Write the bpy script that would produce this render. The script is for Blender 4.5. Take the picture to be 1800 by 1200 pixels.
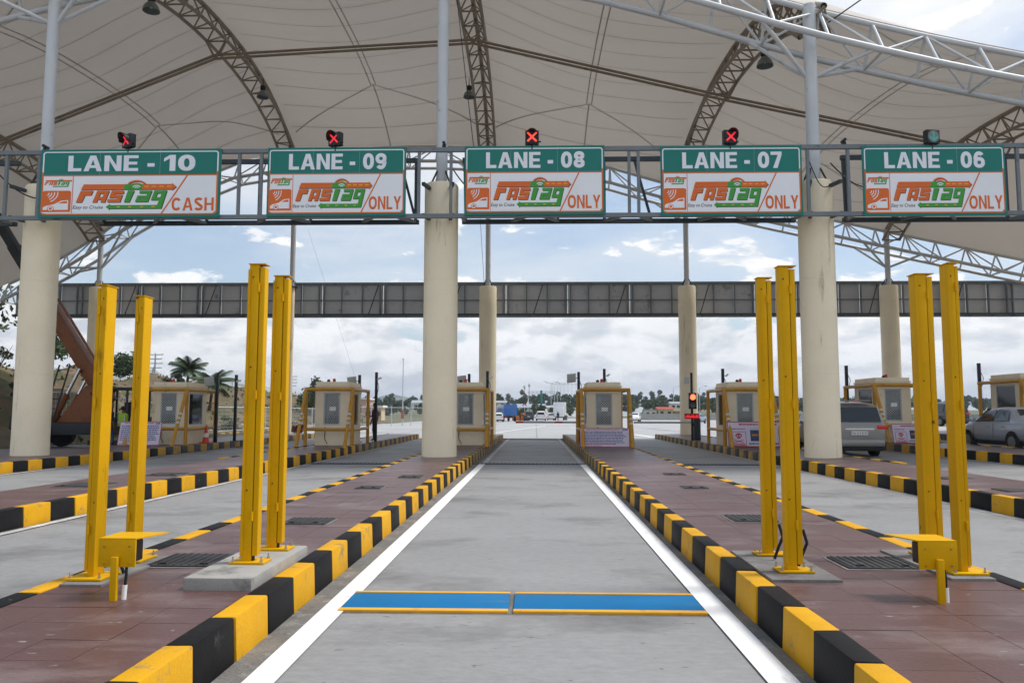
import bpy, bmesh, math, random
from mathutils import Vector, Matrix, Quaternion
random.seed(7)
R = math.radians
PI = math.pi
for o in list(bpy.data.objects):
    bpy.data.objects.remove(o)
SC = bpy.context.scene
COL = SC.collection

# ------------------------------------------------------------------ camera
YAW, PITCH, ROLL = .029, .089, .002
cam_d = bpy.data.cameras.new('camera')
cam_d.sensor_width = 36.0
cam_d.lens = 28.0
cam_d.clip_start = .05
cam_d.clip_end = 12000
cam = bpy.data.objects.new('camera', cam_d)
COL.objects.link(cam)
_r = Vector((math.cos(YAW), math.sin(YAW), 0))
_f = Vector((-math.sin(YAW) * math.cos(PITCH), math.cos(YAW) * math.cos(PITCH), math.sin(PITCH)))
_u = _r.cross(_f)
_r2 = _r * math.cos(ROLL) + _u * math.sin(ROLL)
_u2 = _u * math.cos(ROLL) - _r * math.sin(ROLL)
cam.matrix_world = Matrix(((_r2.x, _u2.x, -_f.x, 0), (_r2.y, _u2.y, -_f.y, 0), (_r2.z, _u2.z, -_f.z, 1.5), (0, 0, 0, 1)))
SC.camera = cam

# ------------------------------------------------------------------ sky, sun, exposure
SUN_EL, SUN_AZ = R(58), R(80)          # azimuth from +Y (ahead) towards +X (right)
W = bpy.data.worlds.new('World')
SC.world = W
W.use_nodes = True
nt = W.node_tree
nt.nodes.clear()
def wn(t, **k):
    n = nt.nodes.new(t)
    for a, b in k.items():
        setattr(n, a, b)
    return n
def wmath(op, a, b=None, c=None, clamp=False):
    n = wn('ShaderNodeMath', operation=op, use_clamp=clamp)
    for i, v in enumerate((a, b, c)):
        if v is None:
            continue
        if isinstance(v, (int, float)):
            n.inputs[i].default_value = v
        else:
            nt.links.new(v, n.inputs[i])
    return n.outputs[0]
def wmix(fac, a, b):
    n = wn('ShaderNodeMix', data_type='RGBA')
    for s, v in ((n.inputs[0], fac), (n.inputs[6], a), (n.inputs[7], b)):
        if isinstance(v, (int, float)):
            s.default_value = v
        elif isinstance(v, tuple):
            s.default_value = v
        else:
            nt.links.new(v, s)
    return n.outputs[2]
def wramp(v, lo, hi):
    n = wn('ShaderNodeMapRange', interpolation_type='SMOOTHSTEP')
    nt.links.new(v, n.inputs[0])
    n.inputs[1].default_value = lo
    n.inputs[2].default_value = hi
    return n.outputs[0]
sky = wn('ShaderNodeTexSky', sky_type='NISHITA', sun_disc=False)
sky.sun_elevation = SUN_EL
sky.sun_rotation = SUN_AZ
sky.air_density = 1.0
sky.dust_density = 1.5
sky.ozone_density = 1.2
tc = wn('ShaderNodeTexCoord')
sep = wn('ShaderNodeSeparateXYZ')
nt.links.new(tc.outputs['Generated'], sep.inputs[0])
X, Y, Z = sep.outputs
zz = wmath('ADD', wmath('ABSOLUTE', Z), .10)
comb = wn('ShaderNodeCombineXYZ')
nt.links.new(wmath('DIVIDE', X, zz), comb.inputs[0])
nt.links.new(wmath('DIVIDE', Y, zz), comb.inputs[1])
comb2 = wn('ShaderNodeCombineXYZ')          # cumulus seen from the side
nt.links.new(wmath('MULTIPLY', wmath('ARCTAN2', X, Y), 10.0), comb2.inputs[0])
nt.links.new(wmath('MULTIPLY', Z, 24.0), comb2.inputs[1])
def wnoise(vec, scale, detail, rough, dist=0.0, off=(0, 0, 0)):
    mp = wn('ShaderNodeMapping')
    mp.inputs[1].default_value = off
    nt.links.new(vec, mp.inputs[0])
    n = wn('ShaderNodeTexNoise')
    n.inputs['Scale'].default_value = scale
    n.inputs['Detail'].default_value = detail
    n.inputs['Roughness'].default_value = rough
    n.inputs['Distortion'].default_value = dist
    nt.links.new(mp.outputs[0], n.inputs['Vector'])
    return n.outputs[0]
n_high = wnoise(comb.outputs[0], .55, 7, .6, .4, (3.1, 1.7, 0))
n_cum = wnoise(comb2.outputs[0], .80, 9, .58, .25, (4.3, 2.2, 0))
n_cum_up = wnoise(comb2.outputs[0], .80, 6, .55, .25, (4.3 - .12, 2.2 + .26, 0))
n_lo = wnoise(comb2.outputs[0], .30, 4, .5, 0, (9.3, 5.2, 0))
low = wramp(Z, .20, .06)                     # cumulus thick towards the horizon
cover = wmath('ADD', n_cum, wmath('MULTIPLY', low, .30))
m_cum = wramp(cover, .58, .64)
m_high = wmath('MULTIPLY', wramp(n_high, .44, .66), wramp(Z, .06, .34))
m_veil = wmath('ADD', .20, wmath('MULTIPLY', wramp(n_high, .38, .72), .45))
shade = wmath('SUBTRACT', n_cum_up, n_cum)   # more cloud above a point: it lies in shade
shade = wmath('MULTIPLY_ADD', shade, 8.0, .26, clamp=True)
shade = wmath('ADD', wmath('MULTIPLY', shade, .80), wmath('MULTIPLY', wramp(n_lo, .46, .66), .26), clamp=True)
SKYK = .105
skyc = wn('ShaderNodeVectorMath', operation='SCALE')
nt.links.new(sky.outputs[0], skyc.inputs[0])
skyc.inputs[3].default_value = SKYK
c_lit, c_dark, c_veil = (.77, .772, .775, 1), (.47, .495, .53, 1), (.54, .62, .70, 1)
c_cloud = wmix(shade, c_lit, c_dark)
col = wmix(m_veil, skyc.outputs[0], c_veil)
zen = wn('ShaderNodeVectorMath', operation='SCALE')      # an overcast sky grows brighter towards the zenith
zen.inputs[0].default_value = (1.0, 1.005, 1.015)
nt.links.new(wmath('MULTIPLY_ADD', wmath('MAXIMUM', Z, 0.0), .50, .50), zen.inputs[3])
col = wmix(m_high, col, zen.outputs[0])
col = wmix(m_cum, col, c_cloud)
col = wmix(wramp(Z, .035, -.01), col, (.60, .625, .65, 1))
bg = wn('ShaderNodeBackground')
nt.links.new(col, bg.inputs[0])
bg.inputs[1].default_value = 1.0
out = wn('ShaderNodeOutputWorld')
nt.links.new(bg.outputs[0], out.inputs[0])

sun_d = bpy.data.lights.new('sun', 'SUN')
sun_d.energy = 2.4
sun_d.angle = R(14)
sun_d.color = (1.0, .965, .91)
sun = bpy.data.objects.new('sun', sun_d)
COL.objects.link(sun)
_sd = Vector((math.sin(SUN_AZ) * math.cos(SUN_EL), math.cos(SUN_AZ) * math.cos(SUN_EL), math.sin(SUN_EL)))
sun.rotation_mode = 'QUATERNION'
sun.rotation_quaternion = _sd.to_track_quat('Z', 'Y')
sun.location = (40, 40, 60)

SC.render.engine = 'CYCLES'
SC.cycles.use_denoising = True
SC.cycles.max_bounces = 6
SC.cycles.diffuse_bounces = 4
SC.cycles.transparent_max_bounces = 10
SC.cycles.volume_bounces = 0
SC.view_settings.view_transform = 'Standard'
SC.view_settings.look = 'None'
SC.view_settings.gamma = 1.0
SC.view_settings.use_curve_mapping = False
SC.view_settings.exposure = 0.55

# ------------------------------------------------------------------ materials
def rgb(h):
    v = [int(h[i:i + 2], 16) / 255 for i in (0, 2, 4)]
    return tuple(((c + .055) / 1.055) ** 2.4 if c > .04045 else c / 12.92 for c in v)
MATS = {}
def mat(name, col, rough=.6, metal=0.0, var=.12, scale=2.5, bump=0.0, bscale=70.0, stretch=(1, 1, 1), dirt=None,
        dirt_amt=.0, dirt_scale=1.2, dirt_stretch=(1, 1, 1), spec=.4, emit=0.0, coat=0.0, rand=0.0, fine=0.0, specks=None):
    m = bpy.data.materials.new(name)
    MATS[name] = m
    m.use_nodes = True
    t = m.node_tree
    b = t.nodes['Principled BSDF']
    N, L = t.nodes.new, t.links.new
    b.inputs['Roughness'].default_value = rough
    b.inputs['Metallic'].default_value = metal
    b.inputs['Specular IOR Level'].default_value = spec
    b.inputs['Coat Weight'].default_value = coat
    g = N('ShaderNodeNewGeometry')
    def noise(sc, st, detail=5, ro=.6, w=0):
        mp = N('ShaderNodeMapping')
        mp.inputs[1].default_value = (w, w * .7, w * .3)
        mp.inputs[3].default_value = st
        L(g.outputs['Position'], mp.inputs[0])
        n = N('ShaderNodeTexNoise')
        n.inputs['Scale'].default_value = sc
        n.inputs['Detail'].default_value = detail
        n.inputs['Roughness'].default_value = ro
        L(mp.outputs[0], n.inputs['Vector'])
        return n.outputs[0]
    def mr(v, a, b2, c=0.0, d=1.0):
        n = N('ShaderNodeMapRange')
        L(v, n.inputs[0])
        for i, x in enumerate((a, b2, c, d)):
            n.inputs[i + 1].default_value = x
        return n.outputs[0]
    cur = None
    def scaled(prev, fac):
        vm = N('ShaderNodeVectorMath')
        vm.operation = 'SCALE'
        if prev is None:
            vm.inputs[0].default_value = col
        else:
            L(prev, vm.inputs[0])
        L(fac, vm.inputs[3])
        return vm.outputs[0]
    if var:
        cur = scaled(cur, mr(noise(scale, stretch), .3, .7, 1 - var, 1 + var))
    if fine:
        cur = scaled(cur, mr(noise(scale * 28, stretch, 3, .7, 4.0), .3, .7, 1 - fine, 1 + fine))
    if rand:
        oi = N('ShaderNodeObjectInfo')
        cur = scaled(cur, mr(oi.outputs['Random'], 0, 1, 1 - rand, 1 + rand))
    if dirt is not None:
        mx = N('ShaderNodeMix')
        mx.data_type = 'RGBA'
        L(mr(noise(dirt_scale, dirt_stretch, 8, .65, 11.0), .66 - dirt_amt * .36, .78 - dirt_amt * .26), mx.inputs[0])
        if cur is None:
            mx.inputs[6].default_value = (*col, 1)
        else:
            L(cur, mx.inputs[6])
        mx.inputs[7].default_value = (*dirt, 1)
        cur = mx.outputs[2]
    if specks is not None:
        sc_, thr, sc_col, st_ = specks
        mx = N('ShaderNodeMix')
        mx.data_type = 'RGBA'
        L(mr(noise(sc_, st_, 2, .5, 23.0), thr, thr + .05), mx.inputs[0])
        L(cur, mx.inputs[6])
        mx.inputs[7].default_value = (*sc_col, 1)
        cur = mx.outputs[2]
    if cur is None:
        b.inputs['Base Color'].default_value = (*col, 1)
    else:
        L(cur, b.inputs['Base Color'])
    if emit:
        b.inputs['Emission Color'].default_value = (*col, 1)
        b.inputs['Emission Strength'].default_value = emit
    if bump:
        bp = N('ShaderNodeBump')
        bp.inputs['Strength'].default_value = bump
        bp.inputs['Distance'].default_value = .02
        L(noise(bscale, stretch, 4, .65), bp.inputs['Height'])
        L(bp.outputs[0], b.inputs['Normal'])
    return m

mat('concrete_lane', (.262, .261, .258), .6, var=.09, scale=.45, bump=.22, bscale=40, stretch=(.7, 1.4, 1), fine=.10,
    dirt=(.165, .162, .157), dirt_amt=.40, dirt_scale=.8, dirt_stretch=(.8, 1.1, 1), specks=(15, .70, (.14, .138, .132), (.6, 1.2, 1)))
mat('concrete_apron', (.39, .39, .385), .7, var=.06, scale=.12, bump=.1, bscale=20, dirt=(.28, .275, .265), dirt_amt=.3, dirt_scale=.15, fine=.04)
mat('joint', (.10, .10, .10), .9, var=.2)
mat('gutter', (.17, .16, .145), .95, var=.25, scale=3, bump=.6, bscale=60, fine=.35, dirt=(.30, .28, .25), dirt_amt=.35, dirt_scale=8)
mat('white_line', (.80, .80, .79), .55, var=.04, scale=3, dirt=(.50, .49, .47), dirt_amt=.15, dirt_scale=5, dirt_stretch=(1, .4, 1))
mat('worn_line', (.58, .58, .56), .7, var=.1, scale=4, dirt=(.34, .335, .33), dirt_amt=.62, dirt_scale=4)
mat('red_paving', (.100, .048, .045), .38, spec=.6, var=.16, scale=1.3, bump=.25, bscale=45, fine=.12, rand=.05,
    dirt=(.185, .130, .125), dirt_amt=.40, dirt_scale=1.6, dirt_stretch=(.6, 1.4, 1), specks=(15, .715, (.27, .23, .22), (.7, 1.3, 1)))
mat('red_paving_bed', (.27, .21, .20), .8, var=.2, scale=5)
mat('kerb_yellow', rgb('D39C14'), .6, spec=.2, var=.08, scale=3, bump=.2, bscale=40, fine=.06, rand=.07, dirt=(.22, .185, .11), dirt_amt=.22, dirt_scale=4.5, specks=(7, .735, (.20, .19, .17), (1, 1, 1)))
mat('kerb_black', (.010, .010, .011), .6, spec=.15, var=.3, scale=4, bump=.2, bscale=40, rand=.2, dirt=(.06, .058, .055), dirt_amt=.10, dirt_scale=5, specks=(7, .735, (.16, .155, .145), (1, 1, 1)))
mat('kerb_yellow_worn', rgb('B58A2E'), .7, var=.15, scale=4, bump=.3, bscale=30, rand=.14, dirt=(.15, .14, .12), dirt_amt=.50, dirt_scale=3)
mat('kerb_black_worn', (.045, .045, .046), .7, var=.3, scale=4, bump=.3, bscale=30, rand=.3, dirt=(.17, .165, .155), dirt_amt=.36, dirt_scale=4)
mat('post_yellow', rgb('D3A000'), .52, spec=.14, var=.06, scale=1.6, fine=.03, dirt=rgb('7A5210'), dirt_amt=.10, dirt_scale=5, dirt_stretch=(1, 1, .3), bump=.06, bscale=25, specks=(11, .745, rgb('6B4410'), (1, 1, .6)))
mat('post_groove', (.03, .024, .012), .8, var=.2)
mat('pipe_ochre', rgb('C08A24'), .45, var=.1, scale=3, dirt=rgb('8A5E1C'), dirt_amt=.2, dirt_scale=4, coat=.08)
mat('plate_blue', rgb('066A9E'), .6, spec=.2, var=.06, scale=2.0, dirt=rgb('4A6A80'), dirt_amt=.24, dirt_scale=3, dirt_stretch=(.4, 1.5, 1), fine=.05)
mat('plate_yellow', rgb('E8A92A'), .5, var=.08, scale=6, dirt=rgb('8C6A2A'), dirt_amt=.2, dirt_scale=6)
mat('cream_paint', rgb('F2E4C6'), .7, var=.06, scale=.7, bump=.08, bscale=20, fine=.025, dirt=rgb('B09C7E'), dirt_amt=.13, dirt_scale=1.6, dirt_stretch=(2.2, 2.2, .28))
mat('cream_booth', rgb('ECDDBF'), .6, var=.05, scale=1.5, dirt=rgb('B09C7C'), dirt_amt=.12, dirt_scale=2, dirt_stretch=(1, 1, .5))
mat('steel_white', rgb('C9CBCC'), .42, var=.06, scale=1, metal=.0, dirt=rgb('8C8A84'), dirt_amt=.1, dirt_scale=2)
mat('steel_beige', rgb('8E8270'), .55, var=.1, scale=1, dirt=rgb('5A5145'), dirt_amt=.2, dirt_scale=2)
mat('steel_galv', rgb('747A7D'), .5, var=.1, scale=1.2, metal=.25, dirt=rgb('4E565B'), dirt_amt=.25, dirt_scale=2)
mat('steel_dark', rgb('3C4347'), .55, var=.12, scale=1, metal=.2)
mat('panel_back', rgb('C2C3C6'), .6, var=.08, scale=.8, metal=.1, rand=.05, dirt=rgb('5E6064'), dirt_amt=.15, dirt_scale=1)
mat('black_metal', (.012, .012, .013), .45, var=.2)
mat('rubber', (.014, .014, .014), .85, var=.2, scale=8)
mat('iron_cover', (.035, .035, .036), .6, var=.3, scale=6, bump=.5, bscale=90, dirt=(.10, .095, .09), dirt_amt=.2, dirt_scale=6)
mat('plinth', (.33, .32, .295), .85, var=.12, scale=3, bump=.3, bscale=40, dirt=(.17, .165, .15), dirt_amt=.32, dirt_scale=4, fine=.1)
mat('bolt', (.40, .40, .40), .4, metal=.8, var=.1)
mat('white_plastic', (.75, .75, .73), .45, var=.04)
mat('grey_plastic', (.50, .50, .49), .5, var=.05)
mat('red_plastic', rgb('C3201C'), .35, var=.05)
mat('sign_green', rgb('00766A'), .45, var=.03, scale=1)
mat('sign_white', (.86, .87, .885), .5, var=.02, scale=1)
mat('sign_orange', rgb('E06A20'), .5, var=.03)
mat('sign_leaf', rgb('3E9C38'), .5, var=.03)
mat('sign_shadow', rgb('33352F'), .6, var=.03)
mat('sign_yellow', rgb('EFC52F'), .5, var=.03)
mat('sign_text', (.82, .83, .87), .5, var=.03)
mat('ink', (.03, .03, .04), .6, var=.05)
mat('ink_blue', rgb('4C5488'), .6, var=.2, scale=9)
mat('ink_red', rgb('B5303C'), .6, var=.1)
mat('board_lilac', rgb('CFC6D6'), .5, var=.05)
mat('board_red', rgb('A8323F'), .5, var=.08)
mat('photo_blue', rgb('1E3A63'), .4, var=.5, scale=4)
mat('lamp_red', (1.0, .055, .035), .4, var=0, emit=1.3)
mat('lamp_red_dim', (1.0, .03, .05), .4, var=0, emit=.55)
mat('lamp_red_hot', (1.0, .10, .04), .4, var=0, emit=3.0)
mat('lamp_green', (.05, .42, .32), .4, var=0, emit=.06)
mat('tail_red', rgb('C41812'), .25, var=0, emit=.08, coat=.3)
mat('lens_grey', (.16, .19, .18), .3, var=.1)
mat('earth', (.145, .102, .066), .95, var=.35, scale=.5, bump=1.0, bscale=6, fine=.3, dirt=(.075, .085, .032), dirt_amt=.62, dirt_scale=.5)
mat('field', (.145, .14, .075), .95, var=.3, scale=.05, dirt=(.075, .095, .035), dirt_amt=.5, dirt_scale=.06, fine=.15)
mat('hill_green', (.085, .115, .055), .95, var=.3, scale=.02, dirt=(.055, .08, .035), dirt_amt=.45, dirt_scale=.03)
mat('rock', (.30, .26, .21), .95, var=.25, scale=1.5, rand=.2)
mat('bark', (.10, .075, .05), .95, var=.3, scale=3)
mat('leaf_dark', (.040, .068, .024), .7, var=.35, scale=.5, rand=.1)
mat('leaf_mid', (.055, .090, .030), .7, var=.35, scale=.4, rand=.1)
mat('leaf_light', (.085, .115, .040), .7, var=.3, scale=.6, rand=.1)
mat('dry_straw', (.20, .165, .085), .9, var=.3, scale=.8)
mat('leaf_palm', (.05, .085, .03), .6, var=.3, scale=.8)
mat('leaf_red', (.12, .035, .03), .7, var=.3, scale=3)
mat('crane_orange', rgb('7A4218'), .5, var=.15, scale=1.2, dirt=rgb('5C3312'), dirt_amt=.38, dirt_scale=1.6)
mat('crane_dark', rgb('23272B'), .55, var=.2)
mat('chrome', (.7, .7, .72), .15, metal=1, var=0)
mat('cloth_vest', rgb('A9CF35'), .8, var=.1, scale=9)
mat('cloth_navy', rgb('20222E'), .9, var=.15, scale=9)
mat('cloth_jeans', rgb('3C506E'), .9, var=.15, scale=9)
mat('cloth_orange', rgb('D07A1E'), .9, var=.1)
mat('cloth_maroon', rgb('5A1F2A'), .9, var=.1)
mat('cloth_white', rgb('C8C6C0'), .9, var=.1)
mat('silver_tape', (.6, .62, .6), .4, var=.05)
mat('skin', rgb('6B4630'), .55, var=.08, scale=20)
mat('hair', (.012, .010, .009), .6, var=.2)
mat('cone_orange', rgb('D8431F'), .5, var=.1)
mat('wall_white', rgb('D5D3CC'), .8, var=.06, scale=.4)
mat('wall_cream', rgb('C9B58E'), .8, var=.08, scale=.4)
mat('wall_ochre', rgb('B08C46'), .8, var=.08, scale=.4)
mat('wall_pink', rgb('C29A8B'), .8, var=.08, scale=.4)
mat('roof_grey', rgb('9AA0A3'), .7, var=.1, scale=.3)
mat('roof_red', rgb('9E4A38'), .8, var=.12, scale=.4)
mat('window_dark', (.025, .03, .035), .15, var=.1)
mat('galv_pale', rgb('B8BDBE'), .5, var=.06)
mat('dark_tint', (.02, .022, .024), .12, var=0, coat=.4)
mat('monitor', (.012, .012, .014), .3, var=.1)
mat('interior', (.20, .185, .165), .8, var=.1)

def paint(name, col, metal=.35):
    m = mat(name, col, .32, metal=metal, var=.02, coat=.6)
    return name
paint('paint_grey', rgb('8A8781')); paint('paint_silver', rgb('A9B1BC')); paint('paint_white', rgb('D8D9DA'), 0)
paint('paint_red', rgb('B02A30'), .1); paint('paint_maroon', rgb('6B1E24'), .1); paint('paint_blue', rgb('1E5A9C'), .1)
paint('paint_teal', rgb('24444A'), .2); paint('paint_dark', rgb('20242A'), .2); paint('paint_bluegrey', rgb('7C91A4'), .3)

def glass_mat():
    m = bpy.data.materials.new('glass')
    MATS['glass'] = m
    m.use_nodes = True
    t = m.node_tree
    t.nodes.clear()
    N, L = t.nodes.new, t.links.new
    tr = N('ShaderNodeBsdfTransparent'); tr.inputs[0].default_value = (.62, .66, .65, 1)
    gl = N('ShaderNodeBsdfGlossy'); gl.inputs[0].default_value = (.9, .9, .9, 1); gl.inputs['Roughness'].default_value = .04
    df = N('ShaderNodeBsdfDiffuse'); df.inputs[0].default_value = (.38, .38, .36, 1)
    fr = N('ShaderNodeFresnel'); fr.inputs[0].default_value = 1.6
    a = N('ShaderNodeMixShader'); L(fr.outputs[0], a.inputs[0]); L(tr.outputs[0], a.inputs[1]); L(gl.outputs[0], a.inputs[2])
    c = N('ShaderNodeMixShader'); c.inputs[0].default_value = .05; L(a.outputs[0], c.inputs[1]); L(df.outputs[0], c.inputs[2])
    o = N('ShaderNodeOutputMaterial'); L(c.outputs[0], o.inputs[0])
glass_mat()
def membrane_mat():
    m = bpy.data.materials.new('membrane')
    MATS['membrane'] = m
    m.use_nodes = True
    t = m.node_tree
    t.nodes.clear()
    N, L = t.nodes.new, t.links.new
    g = N('ShaderNodeNewGeometry')
    n = N('ShaderNodeTexNoise'); n.inputs['Scale'].default_value = .25; n.inputs['Detail'].default_value = 6
    L(g.outputs['Position'], n.inputs['Vector'])
    mx = N('ShaderNodeMix'); mx.data_type = 'RGBA'
    L(n.outputs[0], mx.inputs[0])
    mx.inputs[6].default_value = (.60, .56, .52, 1)
    mx.inputs[7].default_value = (.72, .68, .635, 1)
    d = N('ShaderNodeBsdfDiffuse'); L(mx.outputs[2], d.inputs[0])
    tl = N('ShaderNodeBsdfTranslucent'); tl.inputs[0].default_value = (.70, .63, .55, 1)
    s = N('ShaderNodeMixShader'); s.inputs[0].default_value = .14; L(d.outputs[0], s.inputs[1]); L(tl.outputs[0], s.inputs[2])
    o = N('ShaderNodeOutputMaterial'); L(s.outputs[0], o.inputs[0])
membrane_mat()

# ------------------------------------------------------------------ helpers
class MB:
    """collects shapes into one mesh; material by index into self.mats"""
    def __init__(s):
        s.v, s.f, s.m, s.mats, s.cur = [], [], [], [], 0
    def mat(s, name):
        if name not in s.mats:
            s.mats.append(name)
        s.cur = s.mats.index(name)
        return s
    def add(s, vs, fs):
        b = len(s.v)
        s.v += [tuple(p) for p in vs]
        s.f += [tuple(i + b for i in f) for f in fs]
        s.m += [s.cur] * len(fs)
        return s
    def box(s, x0, x1, y0, y1, z0, z1):
        return s.add([(x0, y0, z0), (x1, y0, z0), (x1, y1, z0), (x0, y1, z0), (x0, y0, z1), (x1, y0, z1), (x1, y1, z1), (x0, y1, z1)],
                     [(3, 2, 1, 0), (4, 5, 6, 7), (0, 1, 5, 4), (1, 2, 6, 5), (2, 3, 7, 6), (3, 0, 4, 7)])
    def hexa(s, p):          # eight corners, bottom ring then top ring
        return s.add(p, [(3, 2, 1, 0), (4, 5, 6, 7), (0, 1, 5, 4), (1, 2, 6, 5), (2, 3, 7, 6), (3, 0, 4, 7)])
    def bar(s, a, b, w, h, up=(0, 0, 1)):
        a, b = Vector(a), Vector(b)
        d = (b - a).normalized()
        u = Vector(up)
        sd = d.cross(u)
        if sd.length < 1e-4:
            sd = d.cross(Vector((1, 0, 0)))
        sd.normalize()
        u = sd.cross(d)
        q = []
        for p in (a, b):
            q += [p - sd * w / 2 - u * h / 2, p + sd * w / 2 - u * h / 2, p + sd * w / 2 + u * h / 2, p - sd * w / 2 + u * h / 2]
        return s.add(q, [(0, 1, 2, 3), (7, 6, 5, 4), (1, 0, 4, 5), (2, 1, 5, 6), (3, 2, 6, 7), (0, 3, 7, 4)])
    def tube(s, a, b, r, r2=None, n=10, caps=True):
        a, b = Vector(a), Vector(b)
        r2 = r if r2 is None else r2
        d = (b - a).normalized()
        x = d.orthogonal().normalized()
        y = d.cross(x)
        q = []
        for p, rr in ((a, r), (b, r2)):
            for i in range(n):
                t = 2 * PI * i / n
                q.append(p + x * math.cos(t) * rr + y * math.sin(t) * rr)
        fs = [(i, (i + 1) % n, n + (i + 1) % n, n + i) for i in range(n)]
        if caps:
            fs += [tuple(range(n - 1, -1, -1)), tuple(range(n, 2 * n))]
        return s.add(q, fs)
    def pipe(s, pts, r, n=8):
        for a, b in zip(pts[:-1], pts[1:]):
            s.tube(a, b, r, n=n)
        return s
    def lathe(s, c, prof, n=16):      # prof: (radius, z) upward
        q, fs = [], []
        for rr, z in prof:
            for i in range(n):
                t = 2 * PI * i / n
                q.append((c[0] + rr * math.cos(t), c[1] + rr * math.sin(t), c[2] + z))
        for k in range(len(prof) - 1):
            for i in range(n):
                fs.append((k * n + i, k * n + (i + 1) % n, (k + 1) * n + (i + 1) % n, (k + 1) * n + i))
        fs.append(tuple(range(n - 1, -1, -1)))
        fs.append(tuple(range((len(prof) - 1) * n, len(prof) * n)))
        return s.add(q, fs)
    def prism(s, poly, fn, t=.004):   # 2D outline -> fn(u, v, depth) in 3D
        n = len(poly)
        q = [fn(u, v, 0) for u, v in poly] + [fn(u, v, t) for u, v in poly]
        return s.add(q, [tuple(range(n)), tuple(range(2 * n - 1, n - 1, -1))] + [(i, n + i, n + (i + 1) % n, (i + 1) % n) for i in range(n)])
    def ball(s, c, r, n=8, sx=1, sy=1, sz=1):
        return s.lathe2(c, [(math.sin(PI * k / n) * r, -math.cos(PI * k / n) * r) for k in range(1, n)], sx, sy, sz, n + 2)
    def lathe2(s, c, prof, sx, sy, sz, n):
        b = len(s.v)
        s.lathe((0, 0, 0), prof, n)
        for i in range(b, len(s.v)):
            x, y, z = s.v[i]
            s.v[i] = (c[0] + x * sx, c[1] + y * sy, c[2] + z * sz)
        return s
    def mesh(s, name, mats=None, smooth=True):
        me = bpy.data.meshes.new(name)
        me.from_pydata(s.v, [], s.f)
        for k in (mats or s.mats):
            me.materials.append(MATS[k])
        if len(me.materials) > 1:
            me.polygons.foreach_set('material_index', s.m)
        me.update()
        if smooth:
            me.polygons.foreach_set('use_smooth', [True] * len(me.polygons))
            me.set_sharp_from_angle(angle=R(38))
        return me
    def build(s, name, m=None, parent=None, bevel=0.0, smooth=True):
        me = s.mesh(name, [m] if m else None, smooth)
        if bevel:
            bm = bmesh.new()
            bm.from_mesh(me)
            bmesh.ops.bevel(bm, geom=[e for e in bm.edges if e.calc_face_angle(0) > R(40)], offset=bevel, segments=2, affect='EDGES', profile=.6)
            bm.to_mesh(me)
            bm.free()
            me.polygons.foreach_set('use_smooth', [True] * len(me.polygons))
            me.set_sharp_from_angle(angle=R(50))
        return link(name, me, parent)

def link(name, me, parent=None):
    o = bpy.data.objects.new(name, me)
    COL.objects.link(o)
    if parent is not None:
        attach(o, parent)
    return o
def attach(o, parent):
    o.parent = parent
    root = parent
    while root.parent is not None:
        root = root.parent
    if parent is root and root.type == 'EMPTY':
        o.matrix_parent_inverse = Matrix.Translation(-root.location)
    # a part that is itself a child already carries that offset
def tag(o, label, cat, group=None):
    o['label'] = label
    o['category'] = cat
    if group:
        o['group'] = group
    return o
def thing(name, label, cat, loc=(0, 0, 0), group=None):
    o = bpy.data.objects.new(name, None)
    o.empty_display_size = .1
    COL.objects.link(o)
    o.location = loc
    return tag(o, label, cat, group)
def struct(o):
    o['kind'] = 'structure'
    return o
def stuff(o):
    o['kind'] = 'stuff'
    return o
def dup(root, offset, label=None, name=None):
    r = root.copy()
    COL.objects.link(r)
    r.location = Vector(root.location) + Vector(offset)
    if label:
        r['label'] = label
    for ch in list(root.children):
        c = ch.copy()
        COL.objects.link(c)
        c.parent = r
        for g in list(ch.children):
            d = g.copy()
            COL.objects.link(d)
            d.parent = c
    return r
_unit = {}
def unit_rod(mname, n=8):
    k = (mname, n)
    if k not in _unit:
        _unit[k] = MB().tube((0, 0, 0), (0, 0, 1), 1, n=n).mesh('rod', [mname])
    return _unit[k]
def rod(name, a, b, r, mname, parent=None, n=8):
    a, b = Vector(a), Vector(b)
    o = bpy.data.objects.new(name, unit_rod(mname, n))
    COL.objects.link(o)
    if parent is not None:
        attach(o, parent)
    d = b - a
    o.matrix_basis = Matrix.Translation(a) @ d.to_track_quat('Z', 'Y').to_matrix().to_4x4() @ Matrix.Diagonal((r, r, d.length, 1))
    return o
def gz(x, y=30.0):
    """the carriageway rises a little towards the right"""
    s = .032 * max(0.0, min(x, 26.0) - 7.5)
    t = min(1.0, max(0.0, (y - 52) / 45.0))
    return s * (1 - t * t * (3 - 2 * t))
def interp(pts, x):
    if x <= pts[0][0]:
        return pts[0][1]
    for (a, b), (c, d) in zip(pts[:-1], pts[1:]):
        if x <= c:
            t = (x - a) / (c - a)
            return b + (d - b) * t
    return pts[-1][1]
def smooth_interp(pts, x):
    """Catmull-Rom through the points"""
    n = len(pts)
    if x <= pts[0][0]:
        k = 0
    elif x >= pts[-1][0]:
        k = n - 2
    else:
        k = max(i for i in range(n - 1) if pts[i][0] <= x)
    def slope(i):
        a, b = max(0, i - 1), min(n - 1, i + 1)
        return (pts[b][1] - pts[a][1]) / (pts[b][0] - pts[a][0])
    h = pts[k + 1][0] - pts[k][0]
    t = (x - pts[k][0]) / h
    t = max(-.3, min(1.3, t))
    h00, h10, h01, h11 = 2*t**3 - 3*t*t + 1, t**3 - 2*t*t + t, -2*t**3 + 3*t*t, t**3 - t*t
    return h00 * pts[k][1] + h10 * h * slope(k) + h01 * pts[k + 1][1] + h11 * h * slope(k + 1)
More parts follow.
